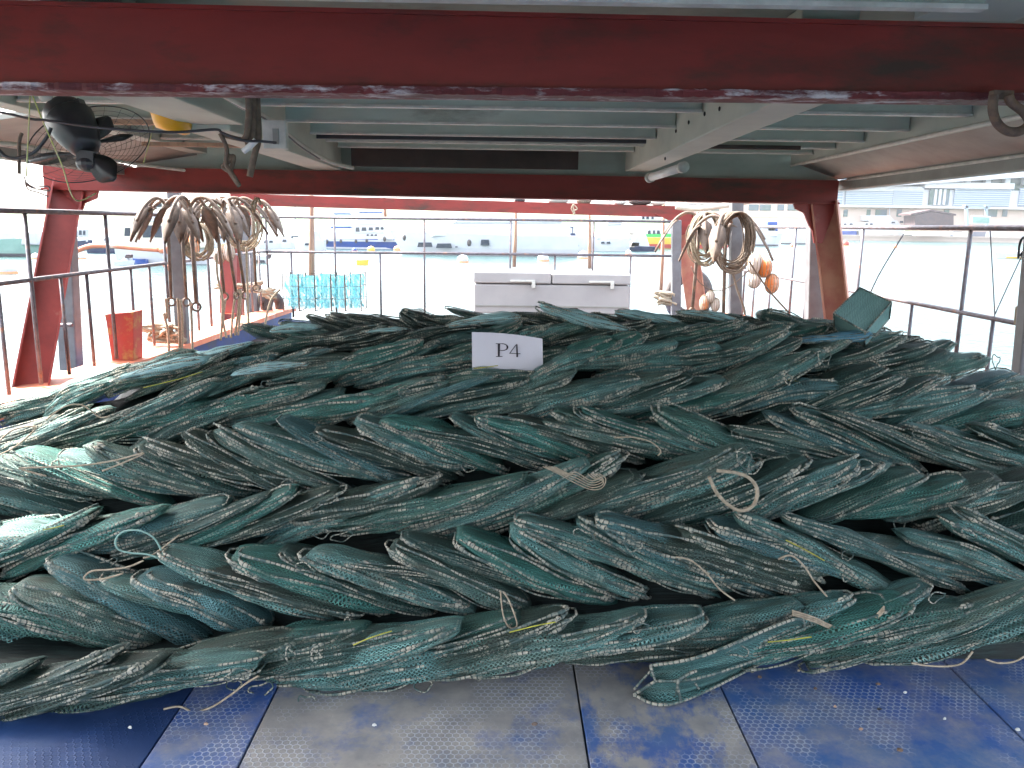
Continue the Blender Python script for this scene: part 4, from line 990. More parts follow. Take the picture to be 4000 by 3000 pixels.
# ------------------------------------------------------------------ anchors
def anchor_meshes():
    sh = MB(); sh.tube([(0, 0, -.02), (0, 0, -.5), (0, 0, -.92)], [.02, .018, .016], 8)
    ey = MB(); ey.tube([(.038 * math.cos(a), 0, -.96 + .038 * math.sin(a)) for a in [2 * math.pi * q / 16 for q in range(16)]], .011, 7, closed=True)
    arms = []; 
    for k in range(4):
        a = math.pi / 4 + k * math.pi / 2 + .2; ex = Vector((math.cos(a), math.sin(a), 0)); ez = Vector((0, 0, 1)); tv = Vector((-math.sin(a), math.cos(a), 0))
        am = MB(); pts = [ex * x + ez * z for x, z in ((0, -.04), (.06, .03), (.14, .045), (.22, .0), (.29, -.08), (.35, -.18))]
        am.tube(spline(pts, 4), [.016] * 21, 7)
        fl = MB(); o_ = [(.22, -.03, .012), (.27, -.07, .062), (.32, -.15, .078), (.38, -.26, .052), (.43, -.37, .003)]
        P = [[ex * x + ez * z - tv * w_, ex * (x + .012) + ez * (z + .01), ex * x + ez * z + tv * w_, ex * (x - .006) + ez * (z - .006)] for x, z, w_ in o_]
        fl.grid(P, closed_v=True, cap=True); arms.append((am, fl))
    return sh, ey, arms
_sh, _ey, _arms = anchor_meshes()
def mesh_of(mb, nm): o = mb.build(nm, M['anchor'], smooth=True); me = o.data; bpy.data.objects.remove(o); return me
ASH, AEY, AAR = mesh_of(_sh, 'shank'), mesh_of(_ey, 'eye_ring'), [(mesh_of(a, 'arm'), mesh_of(f, 'fluke')) for a, f in _arms]
def anchor(px, py, Y, rz, sc, label, tilt=0):
    root = thing('grapnel_anchor', PY(px, py, Y), label, 'anchor', 'grapnel anchors hooked over the rails'); root.rotation_euler = (0, tilt, rz); root.scale = (sc,) * 3
    for me, nm in ((ASH, 'shank'), (AEY, 'eye_ring')):
        o = bpy.data.objects.new(nm, me); col.objects.link(o); o.parent = root
    for a, f in AAR:
        o = bpy.data.objects.new('arm', a); col.objects.link(o); o.parent = root; o2 = bpy.data.objects.new('fluke', f); col.objects.link(o2); o2.parent = o
    return root
anchor(652, 795, 8.1, .1, 1.0, 'grapnel anchor hooked at the outer end of the cluster, flukes fanned out', .02)
anchor(705, 800, 8.35, .9, 1.02, 'grapnel anchor whose shank hangs before the grey post', 0)
anchor(742, 790, 8.0, .4, 1.05, 'grapnel anchor with broad flukes just past the grey post', .0)
anchor(838, 790, 8.9, .1, 1.05, 'grapnel anchor above the coiled pale rope of the cluster', -.05)
anchor(868, 795, 8.5, 1.2, 1.0, 'grapnel anchor whose shank slants towards the short red pile', -.15)
anchor(905, 795, 8.8, .6, 1.02, 'grapnel anchor with its flukes against the far red leg', -.1)
anchor(985, 800, 9.6, .2, 1.0, 'last grapnel anchor of the cluster beside the far red crossbeam', 0)
anchor(2735, 850, 9.4, .55, 1.12, 'grapnel anchor behind the smaller hanging rope coil', .04)
anchor(2835, 862, 8.9, .1, 1.18, 'grapnel anchor behind the larger hanging rope coil', -.04)

def coil(px, py, Y, rx, rz, n, r, m, label, seed):
    c = PY(px, py, Y); rr = random.Random(seed); root = thing('rope_coil', c, label, 'rope coil', 'rope coils hung on the rails')
    s_ = Y / F
    for k in range(n):
        f = rr.uniform(.72, 1.0); g_ = rr.uniform(.78, 1.0); ph = rr.uniform(-.1, .1); dz = (1 - g_) * rz * s_; mb = MB()
        mb.tube([c + Vector((rx * s_ * f * math.cos(a + ph) + rr.uniform(-.004, .004), rr.uniform(-.004, .004) + (k - n / 2) * .012, dz + rz * s_ * g_ * math.sin(a) + rr.uniform(-.004, .004))) for a in [2 * math.pi * q / 30 for q in range(30)]], r, 6, closed=True)
        mb.build('rope_turn', M[m], root, smooth=True)
    return root
coil(2752, 935, 9.3, 62, 102, 16, .008, 'rope', 'smaller ring of coiled rope hung at the bow side of the pair', 1)
coil(2862, 950, 8.8, 72, 118, 24, .008, 'ropebrown', 'larger darker ring of coiled rope hung before the grey post', 2)
coil(772, 945, 8.7, 58, 70, 12, .009, 'rope', 'coil of pale rope under the anchor flukes beside the orange float', 3)
coil(948, 895, 9.4, 70, 85, 16, .009, 'rope', 'coil of pale rope hung under the last anchors at the far red leg', 4)
# ropes from anchor eyes down to the pile
for i, (pts, Y, lb) in enumerate([([(648, 1165), (652, 1240), (640, 1225), (655, 1290), (660, 1380)], 8.0, 'pale rope tied to the first anchor eye'), ([(694, 1165), (700, 1260), (702, 1400)], 8.0, 'pale rope hanging before the grey post'),
        ([(705, 1170), (712, 1260), (710, 1400)], 8.0, 'second pale rope hanging before the grey post'), ([(745, 1180), (750, 1280), (752, 1380)], 8.0, 'doubled rope below the third anchor eye'),
        ([(845, 990), (850, 1080), (870, 1180), (862, 1330)], 8.6, 'pale rope dropping past the short red pile'), ([(880, 1170), (872, 1250), (885, 1320)], 8.6, 'knotted rope beside the short red pile'),
        ([(928, 1130), (912, 1200), (902, 1320)], 8.8, 'first of the bright white ropes under the tilted anchors'), ([(935, 1130), (930, 1220), (918, 1310)], 8.8, 'second of the bright white ropes under the tilted anchors'),
        ([(940, 1130), (938, 1220), (930, 1310)], 8.8, 'third of the bright white ropes under the tilted anchors'), ([(963, 965), (966, 1100), (972, 1300)], 8.8, 'long pale rope hanging straight from the rope coil'),
        ([(1008, 790), (1005, 960), (1010, 1180)], 9.5, 'thin cord hanging straight down from the beam end'), ([(1095, 1130), (1060, 1170), (1040, 1240), (1035, 1290)], 9.3, 'rope trailing from the tyre fender')]):
    cord('hanging_rope', pts, Y, .0125 if 'thin' not in lb else .004, 'rope', lb, group='ropes hanging by the anchors')
cord('hanging_rope', [(2862, 1065), (2880, 1130), (2905, 1200), (2910, 1230)], 8.7, .013, 'ropebrown', 'brown rope tail falling from the larger coil')
cord('hanging_rope', [(2700, 1040), (2730, 1100), (2790, 1135), (2850, 1120), (2920, 1060), (2960, 1000)], 9.0, .006, 'ropebrown', 'thin line looping below both rope coils')
cord('hanging_rope', [(3530, 915), (3430, 1080), (3360, 1240), (3330, 1300)], [6.4, 6.2], .005, 'railm', 'thin taut line slanting from the tall bar of the rail', n=4)
cord('hanging_rope', [(3868, 900), (3878, 1080), (3886, 1230)], 5.7, .004, 'railm', 'thin line hanging from the top rail to a knot', n=4)
cord('hanging_rope', [(4010, 960), (3940, 1110), (3888, 1225), (3882, 1240)], 5.7, .004, 'railm', 'thin line slanting up from the knot to the corner post', n=4)
cord('hanging_rope', [(3978, 1010), (3982, 960), (3995, 930), (4020, 925), (4010, 960), (3985, 1000)], 5.0, .007, 'black', 'dark blue loop of line at the corner post')
cord('hanging_rope', [(2925, 1020), (3000, 1130), (3080, 1220)], 8.0, .009, 'ropebrown', 'slanting lashing line under the netted floats')
cord('hanging_rope', [(3968, 1270), (3975, 1200), (3990, 1240), (3970, 1250)], 5.2, .012, 'rope', 'lump of pale lashing on the corner post')

# floats in net bags
def floats(px, py, Y, items, label):
    root = thing('float_bundle', PY(px, py, Y), label, 'floats', 'netted floats hung on the rails')
    for (x, y, rx, rz, m_) in items:
        c = PY(x, y, Y); s_ = Y / F; mb = MB(); mb.sphere(c, rx * s_, rx * s_, rz * s_, 14, 9); mb.build('float', M[m_], root, smooth=True)
        nb = MB(); 
        for k in range(6):
            a = math.pi * k / 6; nb.tube([c + Vector((rx * s_ * 1.03 * math.cos(t) * math.cos(a), rx * s_ * 1.03 * math.cos(t) * math.sin(a), rz * s_ * 1.03 * math.sin(t))) for t in [2 * math.pi * q / 18 for q in range(18)]], .0035, 4, closed=True)
        nb.build('net_cord', M['rope'], root, smooth=True)
floats(2960, 980, 8.2, [(2950, 1030, 28, 42, 'floatwhite'), (2985, 1045, 30, 38, 'float'), (2945, 1095, 26, 30, 'floatwhite'), (3015, 1108, 27, 38, 'float')], 'bundle of orange and white floats in netting tied on the rail')
floats(2760, 1150, 9.0, [(2750, 1185, 18, 32, 'float'), (2775, 1160, 18, 24, 'floatwhite'), (2795, 1190, 18, 26, 'floatwhite')], 'small orange and white floats low behind the crest of nets')
floats(752, 960, 9.0, [(752, 965, 26, 44, 'float'), (722, 950, 12, 24, 'float')], 'orange float glowing behind the anchors and the grey post')
floats(870, 970, 9.6, [(872, 975, 14, 22, 'float'), (856, 1000, 22, 30, 'floatwhite'), (895, 985, 22, 36, 'floatwhite')], 'white and orange floats beside the far red leg')

# bollard, red pile, ropes on the gunwale, tyres
b0 = PX(498, 1400, XL + .02); root = thing('bollard', b0, 'square red bollard with worn yellow patches on the gunwale', 'bollard')
M['bollard'] = mat('worn_bollard_paint', (.42, .045, .03), (.36, .05, .035), 6, .6, c3=(.42, .24, .07), s3=7, lo3=.5, hi3=.66)
s_ = b0.y / F; mb = MB()
P = []
for (py, wd) in ((1402, 42), (1330, 47), (1250, 52), (1222, 56)):
    p = PX(498, py, XL + .02); hw = wd * s_; P.append([(p.x - hw, b0.y - .1, p.z), (p.x + hw, b0.y - .1, p.z + (.03 if py == 1222 else 0)), (p.x + hw, b0.y + .1, p.z + (.03 if py == 1222 else 0)), (p.x - hw, b0.y + .1, p.z)])
mb.grid(P, closed_v=True, cap=True); mb.build('bollard_post', M['bollard'], root, bevel=.008)
p = PX(900, 1130, XL + .1); q = PX(892, 1225, XL + .1); s_ = p.y / F
mb = MB(); mb.bar(q, p + Vector((0, 0, 135 * s_)), 50 * s_, 50 * s_, (0, 1, 0)); tag(mb.build('mooring_pile', M['redpost'], bevel=.01), 'short red mooring bitt wound with pale rope behind the anchors', 'bitt')
def heap(name, cx, cy, Y, w_, h_, n, r, m_, label, seed):
    rr = random.Random(seed); c = PY(cx, cy, Y); s_ = Y / F; pts = []
    for k in range(n): a = k * 2.4; pts.append(c + Vector((w_ * s_ * math.cos(a) * rr.uniform(.5, 1), .14 * math.sin(a * 1.3), h_ * s_ * rr.uniform(-1, 1))))
    mb = MB(); mb.tube(spline(pts, 6), r, 6); return tag(mb.build(name, M[m_], smooth=True), label, 'rope')
heap('rope_heap', 640, 1300, 8.4, 85, 34, 34, .017, 'rope', 'messy heap of pale rope on the gunwale behind the bollard', 5)
heap('rope_heap', 900, 1120, 10.6, 80, 14, 12, .02, 'rope', 'pale rope wound on the short mooring bitt', 6)
heap('rope_heap', 990, 1120, 11.6, 50, 22, 16, .022, 'rope', 'pale rope turns round the grey bow post', 7)
heap('rope_heap', 1050, 1150, 12.2, 45, 22, 14, .022, 'rope', 'pale rope lashing over the tyre fenders', 8)
heap('rope_heap', 2600, 1165, 12.4, 62, 26, 22, .024, 'rope', 'heap of pale orange rope beyond the freezer', 9)
def tyre(px, py, Y, R_, r_, sx, label, tilt=0):
    c = PY(px, py, Y); P = []
    for i in range(32):
        a = 2 * math.pi * i / 32; row = []
        for j in range(10):
            b_ = 2 * math.pi * j / 10; rr = R_ + r_ * math.cos(b_); row.append(c + Vector((sx * rr * math.cos(a) + (1 - sx) * r_ * math.sin(b_) * 1.2, (1 - sx) * rr * math.cos(a) + r_ * math.sin(b_) * sx, rr * math.sin(a))))
        P.append(row)
    P.append(P[0]); mb = MB(); mb.grid(P, closed_v=True); return tag(mb.build('tyre_fender', M['rubber'], smooth=True), label, 'fender', 'tyre fenders')
tyre(1070, 1205, 12.6, .19, .075, .30, 'black tyre fender standing at the bow corner with rope over it')
tyre(1018, 1215, 12.4, .17, .07, .3, 'black tyre fender squeezed beside the grey bow post')
tyre(2690, 1155, 13.2, .34, .12, .9, 'large black tyre fender behind the pale bow post')
mb = MB(); a = PX(700, 1330, XL + .2)
# cyan net cages at the bow
def cage(px0, px1, py0, py1, Y, label, seed):
    p0, p1 = PY(px0, py1, Y), PY(px1, py0, Y); root = thing('net_cage', p0, label, 'net cage', 'cyan net cages'); d = .45; fr = MB()
    for x in (p0.x, p1.x):
        for y in (Y, Y + d): fr.tube([(x, y, p0.z), (x, y, p1.z)], .008, 5)
    for z in np.linspace(p0.z, p1.z, 4):
        fr.tube([(p0.x, Y, z), (p1.x, Y, z), (p1.x, Y + d, z), (p0.x, Y + d, z)], .004, 5, closed=True)
    fr.build('cage_frame', M['rust'], root); rr = random.Random(seed); nb = MB()
    for y in (Y + .05, Y + .25, Y + d - .05):
        P = []
        for i in range(7): 
            t = i / 6; x = lerp(p0.x + .02, p1.x - .02, t); P.append([(x + rr.uniform(-.02, .02), y + .05 * math.sin(t * 9 + j) + rr.uniform(-.02, .02), lerp(p0.z + .03, p1.z - .02, j / 8)) for j in range(9)])
        nb.grid(P)
    nb.build('cage_net', M['cage_net'], root, smooth=True)
M['cage_net'] = M['cyan'].copy(); M['cage_net'].name = 'cyan_cage_net'
b_ = M['cage_net'].node_tree.nodes["Principled BSDF"]; nz = _n(M['cage_net'].node_tree, "ShaderNodeTexNoise"); nz.inputs["Scale"].default_value = 1
_tc = _n(M["cage_net"].node_tree, "ShaderNodeTexCoord"); _mp = _n(M["cage_net"].node_tree, "ShaderNodeMapping"); _mp.inputs["Scale"].default_value = (22, 22, 3); M["cage_net"].node_tree.links.new(_tc.outputs["Object"], _mp.inputs[0]); M["cage_net"].node_tree.links.new(_mp.outputs[0], nz.inputs["Vector"])
rp = _n(M['cage_net'].node_tree, "ShaderNodeValToRGB"); rp.color_ramp.elements[0].position = .38; rp.color_ramp.elements[1].position = .62; rp.color_ramp.elements[0].color = (.15, .15, .15, 1)
M['cage_net'].node_tree.links.new(nz.outputs["Fac"], rp.inputs[0]); M['cage_net'].node_tree.links.new(rp.outputs[0], b_.inputs["Alpha"])
for i, (a_, c_) in enumerate(((1108, 1165), (1168, 1228), (1232, 1290), (1296, 1345), (1350, 1408))):
    cage(a_, c_, 1076 if i % 2 else 1070, 1215, 11.9, '%s cyan net cage of the row counted from the tyre fenders' % ordinal(i + 1), 20 + i)
# wooden poles
for i, (x0, y0, x1, y1, lb) in enumerate([(1214, 800, 1218, 1075, 'brown wooden pole behind the cyan net cages'), (2014, 820, 2008, 1043, 'tan pole ending above the freezer lid, next to a rail bar'), (2300, 835, 2303, 1050, 'tan pole ending above the freezer, farther from the sign'), (2592, 845, 2580, 1165, 'bamboo pole standing in the rope heap'), (1500, 830, 1506, 858, 'short dark pole end between blue yacht and red beam')]):
    mb = MB(); mb.tube([PY(x0, y0 - 60, 12.9), PY((x0 + x1) / 2 + 2, (y0 + y1) / 2, 12.9), PY(x1, y1, 12.9)], [.024, .028, .03] if i else [.042, .044, .05], 8); tag(mb.build('wooden_pole', M['wood'], smooth=True), lb, 'pole', 'wooden poles by the far beam')
# orange pipe outside the red leg
root = thing('orange_pipe', PY(290, 985, 11.5), 'bent orange pipe over the water behind the red portal leg', 'pipe')
mb = MB(); mb.tube(line_px([(285, 988), (330, 968), (372, 960), (450, 962), (540, 970), (625, 976)], 11.5, 4), .035, 8); mb.build('pipe', M['orange'], root, smooth=True)
mb = MB(); mb.tube([PY(625, 976, 11.5), PY(660, 978, 11.5)], .05, 8); mb.build('flange', M['orange'], root, smooth=True)
cord('orange_buoy_line', [(640, 1030), (660, 1050), (690, 1062), (655, 1040)], 11, .03, 'orange', 'orange line on the water behind the anchor shank')
# freezer
Yz = 11.0; p0, p1 = PY(1850, 1260, Yz), PY(2464, 1072, Yz); p0.z = .35
root = thing('chest_freezer', (p0.x, Yz, p0.z), 'long grey white chest freezer behind the bow railing', 'freezer')
zl = PY(2100, 1110, Yz).z
mb = MB(); mb.box((p0.x, Yz, .35), (p1.x, Yz + .75, zl - .006)); mb.build('cabinet', M['freezer'], root, bevel=.02)
for (a, b) in ((1850, 2153), (2157, 2464)):
    xa, xb = PY(a, 1090, Yz).x, PY(b, 1090, Yz).x; mb = MB(); mb.box((xa, Yz - .02, zl + .006), (xb, Yz + .76, p1.z + (.012 if a < 2000 else 0))); lid = mb.build('lid', M['freezer'], root, bevel=.018)
    mb = MB(); hx = PY(a + 195, 1100, Yz).x; mb.box((hx - .18, Yz - .05, zl + .03), (hx + .16, Yz - .02, zl + .055)); mb.box((hx + .11, Yz - .055, zl - .05), (hx + .16, Yz - .02, zl + .03)); mb.build('handle', M['trim'], lid, bevel=.004)
mb = MB(); mb.box((p0.x + .02, Yz - .012, PY(2100, 1195, Yz).z - .012), (p1.x - .02, Yz, PY(2100, 1195, Yz).z + .004)); mb.build('skirt_line', M['dusk'], root)
# junk on top of the far beam
rr = random.Random(8)
for i, (px, w_, m_, lb) in enumerate([(2030, 22, 'black', 'dark block lying on top of the farthest red beam'), (2180, 40, 'dusk', 'low brown bundle on top of the farthest red beam'), (2280, 30, 'ropebrown', 'coil of brown line on top of the farthest red beam'), (2420, 26, 'trim', 'pale lump on top of the farthest red beam'), (2500, 45, 'darkwood', 'dark rag on top of the farthest red beam near its end'), (2570, 30, 'pipegrey', 'pale hose end on the farthest red beam')]):
    p = PY(px, 786 + (px - 2000) * .018, Y3); s_ = Y3 / F; mb = MB(); mb.sphere((p.x, p.y, p.z + .02), w_ * s_, .07, .05, 10, 6); tag(mb.build('rag_bundle', M[m_], smooth=True), lb, 'bundle')
mb = MB(); mb.tube(line_px([(2640, 808), (2720, 815), (2850, 800), (2950, 782)], 9.5), .03, 8); tag(mb.build('pale_canvas_roll', M['pipegrey'], smooth=True), 'pale roll of canvas lashed under the second beam at the water side', 'canvas')
# ================================================================== MARINA: boats, buoys, building
def wy(px, py):                      # point on the water under a pixel
    return PZ(px, py, WATER_Z)
def boat(name, x0, x1, yw, htop, m_hull, label, bow=1, blocks=(), windows=(), stripe=None, poles=(), bbeam=.26, extra=(), cat='boat', sheer=.35, fenders=()):
    """x0..x1 waterline extent in photograph pixels, yw waterline row, htop: hull height in px amidships.
    blocks: (x0,x1,y0,y1,rake0,rake1,material); windows: (x0,x1,y0,y1,material)"""
    c = wy((x0 + x1) / 2, yw); Y = c.y; s = Y / F; L_ = (x1 - x0) * s; B = max(2.2, L_ * bbeam) if L_ > 5 else L_ * .42
    root = thing(name, (c.x, Y, WATER_Z), label, cat, 'boats moored in the marina')
    cy = Y + B / 2
    def X(px, py=yw): return PY(px, py, Y).x
    def Z(px, py): return PY(px, py, Y).z
    H_ = htop * s; P = []; n = 16
    for i in range(n + 1):
        t = i / n; bx = t if bow > 0 else 1 - t
        hb = B / 2 * (1 - max(0, (t - .35) / .65) ** 2.4) * (.9 + .1 * min(1, t / .2)); hb = max(hb, .03); h = H_ * (1 + sheer * max(0, t - .3) ** 1.6)
        row = []
        xl = lambda z: (x0 + (x1 - x0) * bx)
        for (f, z) in ((0, -.35), (.72, -.3), (.88, h * .35), (1, h), (1, h + .04), (-1, h + .04), (-1, h), (-.88, h * .35), (-.72, -.3)):
            ov = (z / max(H_, .1)) * max(0, t - .6) * .16 * L_ * bow
            row.append((X(x0) + (X(x1) - X(x0)) * bx + ov, cy - hb * f, WATER_Z + z))
        P.append(row)
    mb = MB(); mb.grid(P, closed_v=True, cap=True); mb.build('hull', M[m_hull], root, smooth=False)
    if stripe:
        for (ya, yb2, mm) in stripe:
            mb = MB(); Q = []
            for i in range(n + 1):
                t = i / n; r_ = P[i]; za, zb2 = Z((x0 + x1) / 2, ya), Z((x0 + x1) / 2, yb2); hb = cy - min(q[1] for q in r_); k = 1 + .0
                fr = lambda z: lerp(.80, 1, max(0, min(1, (z - WATER_Z) / max(H_, .1)))) 
                xx = r_[3][0] if za > WATER_Z + H_ * .4 else r_[1][0]
                Q.append([(xx, cy - hb * fr(za) - .05, za), (xx, cy - hb * fr(zb2) - .05, zb2), (xx, cy - hb * fr(zb2) + .15, zb2), (xx, cy - hb * fr(za) + .15, za)])
            mb.grid(Q, closed_v=True, cap=True); mb.build('stripe', M[mm], root)
    for (a, b, y0, y1, ra, rb, mm) in blocks:
        inset = B * .14
        poly = [(X(a, y1), Z(a, y1)), (X(b, y1), Z(b, y1)), (X(b + rb, y0), Z(b, y0)), (X(a + ra, y0), Z(a, y0))]
        mb = MB(); mb.prism(poly, cy - B / 2 + inset, cy + B / 2 - inset, lambda p, q, d: (p, d, q)); mb.build('cabin' if mm in ('bwhite', 'bcream') else 'canopy', M[mm], root, bevel=min(.12, (y1 - y0) * s * .12))
    for (a, b, y0, y1, mm) in windows:
        yy = cy - B / 2 + B * .14 - .03; rk = (b - a) * .08
        if y0 > yw - htop * 1.0: yy = cy - B / 2 - .05
        poly = [(X(a, y1), Z(a, y1)), (X(b, y1), Z(b, y1)), (X(b - rk, y0), Z(b, y0)), (X(a + rk, y0), Z(a, y0))]
        mb = MB(); mb.prism(poly, yy, yy + .25, lambda p, q, d: (p, d, q)); mb.build('window', M[mm], root)
    for (a, y0, y1, r_, mm) in poles:
        mb = MB(); mb.tube([(X(a, y1), cy, Z(a, y1)), (X(a, y0), cy, Z(a, y0))], r_, 6); mb.build('mast', M[mm], root)
    for (a, y0, y1) in fenders:
        mb = MB(); yc = (y0 + y1) / 2; mb.sphere((X(a, yc), cy - B / 2 - .12, Z(a, yc)), (y1 - y0) * s * .32, .15, (y1 - y0) * s / 2, 8, 6); mb.build('fender', M['rubber'], root, smooth=True)
    # guard rail along the deck
    if L_ > 8:
        mb = MB(); top = [(r_[5][0], r_[5][1] - 0, r_[5][2] + .75) for r_ in P[6:]]; nr = [(r_[4][0], r_[4][1] + .05, r_[4][2] + .75) for r_ in P[6:]]
        mb.tube(nr, .02, 4)
        for r_ in P[6::2]: mb.tube([(r_[4][0], r_[4][1] + .05, r_[4][2]), (r_[4][0], r_[4][1] + .05, r_[4][2] + .75)], .018, 4)
        mb.build('guard_rail', M['bgrey'], root)
    return root
W_, G2, WN = 'bwhite', 'bgrey', 'bwin'
boat('covered_boat', -160, 140, 1003, 62, 'bgreen', 'light green hulled boat under a grey tarpaulin far out by the fan side', 1, [(-160, 60, 905, 950, 30, -20, G2), (70, 140, 905, 958, 8, -12, G2)], [], [(990, 1002, 'bblack')])
boat('workboat', 286, 352, 972, 28, 'bnavy', 'small dark workboat with a two storey wheelhouse seen beside the red leg', 1, [(284, 340, 930, 945, 0, 0, W_), (284, 338, 893, 926, 0, 0, G2), (286, 330, 868, 888, 2, -4, W_)], [(290, 300, 900, 918, WN), (306, 318, 900, 918, WN), (322, 332, 900, 918, WN)], poles=[(313, 920, 968, .06, 'byellow')])
boat('sailing_yacht', 338, 440, 990, 20, 'bnavy', 'low dark hulled boat between the workboat and the houseboat', 1, [(350, 400, 950, 972, 6, -8, W_)], [(360, 390, 955, 963, WN)])
boat('houseboat', 448, 790, 1032, 62, W_, 'cream houseboat with large dark windows behind the hanging anchors', 1, [(452, 790, 873, 972, 0, 0, 'bcream'), (520, 720, 838, 868, 8, -8, W_), (525, 640, 788, 806, 0, 0, 'bcream'), (515, 660, 808, 815, 0, 0, W_)],
     [(550, 590, 880, 928, WN), (596, 660, 880, 928, WN), (478, 502, 890, 922, WN), (556, 590, 793, 805, WN), (595, 625, 793, 805, WN)])
boat('jet_boat', 442, 515, 1036, 14, W_, 'small grey runabout moored at the houseboat corner', 1, [(470, 500, 1008, 1024, 8, -6, G2), (483, 508, 994, 1008, 6, 0, 'bdark')])
boat('rubber_dinghy', 520, 572, 1032, 16, 'bblue', 'blue rubber dinghy with rounded tubes tied at the houseboat', -1, [(530, 565, 1012, 1018, 2, -2, 'bnavy')])
boat('rubber_dinghy', 985, 1042, 1028, 26, W_, 'white inflatable with tilted outboard beyond the last anchor', -1, [(1000, 1030, 1000, 1006, 2, -2, G2), (1038, 1052, 992, 1012, 0, 6, 'bdark')], [(988, 1036, 1016, 1026, 'bblack')])
boat('motor_launch', 1010, 1090, 972, 20, W_, 'small white launch with dark windows far behind the bow post', 1, [(1025, 1075, 935, 954, 4, -6, W_)], [(1030, 1045, 940, 950, WN), (1050, 1065, 940, 950, WN)])
boat('motor_launch', 1085, 1150, 970, 18, W_, 'white cabin launch in front of the wooded hill', 1, [(1095, 1140, 930, 954, 4, -6, G2)], [(1102, 1118, 936, 946, WN)])
boat('sailing_yacht', 1150, 1265, 978, 40, W_, 'white sailing yacht with furled cover just beside the blue yacht', -1, [(1180, 1250, 900, 940, 18, -2, G2)], [(1190, 1225, 950, 958, WN)], poles=[(1200, 700, 940, .08, G2)])
boat('blue_yacht', 1272, 1540, 974, 36, 'bblue', 'blue hulled motor yacht with white cabins and blue canopies', 1,
     [(1370, 1535, 912, 938, -6, -10, W_), (1376, 1500, 882, 912, 4, -8, W_), (1290, 1372, 906, 938, 0, 0, W_), (1290, 1368, 884, 892, 0, 0, 'bblue'), (1390, 1490, 852, 880, 0, -10, W_), (1300, 1364, 832, 838, 0, 0, 'bblue'), (1400, 1490, 827, 832, 0, 0, 'bblue')],
     [(1387, 1403, 888, 905, WN), (1410, 1430, 888, 902, WN), (1438, 1456, 888, 900, WN), (1464, 1480, 887, 898, WN), (1485, 1498, 887, 897, WN), (1430, 1441, 915, 922, WN), (1446, 1457, 915, 922, WN), (1461, 1472, 915, 922, WN)],
     [(936, 944, W_), (966, 973, W_)], fenders=[(1275, 932, 955), (1332, 934, 950), (1391, 934, 950), (1433, 932, 948), (1503, 924, 944)], poles=[(1305, 832, 906, .05, W_), (1360, 832, 906, .05, W_), (1402, 830, 860, .05, W_), (1485, 830, 860, .05, W_)])
boat('white_motor_yacht', 1565, 2260, 1000, 78, W_, 'large white motor yacht filling the middle behind the railing', -1,
     [(1680, 2230, 872, 925, 60, 0, W_), (1760, 2200, 838, 872, 50, -10, W_)],
     [(1630, 1690, 947, 965, WN), (1703, 1766, 951, 969, WN), (1778, 1788, 962, 967, WN), (1877, 1912, 936, 958, WN)],
     [(990, 996, 'bnavy')], fenders=[(1580, 917, 940), (1833, 935, 962)], bbeam=.2)
boat('covered_boat', 2010, 2160, 992, 46, W_, 'moored boat under a tall pale grey conical cover', 1, [(1950, 2075, 840, 948, 28, -50, G2)], [], [(984, 990, 'bblack')])
boat('sport_cruiser', 2060, 2178, 978, 42, W_, 'white sport cruiser with raked dark windscreen', -1, [(2068, 2170, 905, 942, 28, -6, W_), (2062, 2105, 885, 912, 2, -12, 'bwin'), (2108, 2168, 885, 930, 6, -12, G2)], [(2110, 2150, 932, 942, WN)], fenders=[(2154, 962, 982)])
boat('sport_cruiser', 2180, 2300, 980, 50, W_, 'white cruiser with a dark blue grey cockpit canopy', -1, [(2175, 2255, 884, 932, 22, -14, 'bnavy'), (2255, 2290, 915, 935, 2, 0, G2)], [(2206, 2262, 945, 962, 'bblue'), (2216, 2224, 893, 912, W_), (2228, 2236, 890, 911, W_), (2239, 2246, 890, 911, W_)])
boat('motor_yacht', 2310, 2460, 982, 48, W_, 'white yacht with two small square portholes', -1, [(2330, 2450, 880, 935, 18, -8, W_), (2370, 2430, 860, 880, 6, -6, G2)], [(2348, 2362, 944, 952, WN), (2370, 2384, 944, 952, WN)])
boat('covered_boat', 2452, 2560, 982, 18, 'bnavy', 'low dark hulled boat with a draped white awning', -1, [(2460, 2540, 900, 966, 30, -20, W_), (2464, 2500, 945, 966, 0, 0, 'bstone')])
boat('passenger_ferry', 2520, 2830, 972, 40, 'byellow', 'brightly painted red, yellow and green passenger ferry behind the bow post', 1, [(2535, 2800, 880, 914, 0, 0, W_), (2520, 2800, 914, 926, 0, 0, 'bgrass'), (2505, 2800, 838, 858, 0, 0, W_), (2500, 2800, 830, 840, 0, 0, 'bred')],
     [(2532, 2544, 900, 914, WN), (2552, 2562, 900, 914, WN), (2568, 2580, 900, 914, WN), (2510, 2520, 846, 856, WN), (2526, 2538, 846, 856, WN), (2546, 2556, 846, 856, WN), (2690, 2705, 890, 908, WN), (2712, 2726, 890, 908, WN)], [(955, 970, 'bred')])
boat('motor_yacht', 2890, 3050, 962, 44, W_, 'white yacht carrying a blue boxed cover behind the hanging floats', 1, [(2905, 3040, 884, 925, 10, -10, W_), (3000, 3042, 866, 904, 2, -2, 'bblue')], [(2920, 2940, 896, 906, WN)], [(955, 960, 'bblack')])
boat('motor_yacht', 3050, 3190, 955, 40, W_, 'white yacht with a peaked awning next to the pink portal leg', 1, [(3070, 3180, 868, 920, 24, -24, W_)], [(3120, 3132, 912, 922, WN)], [(950, 954, 'bblack')])
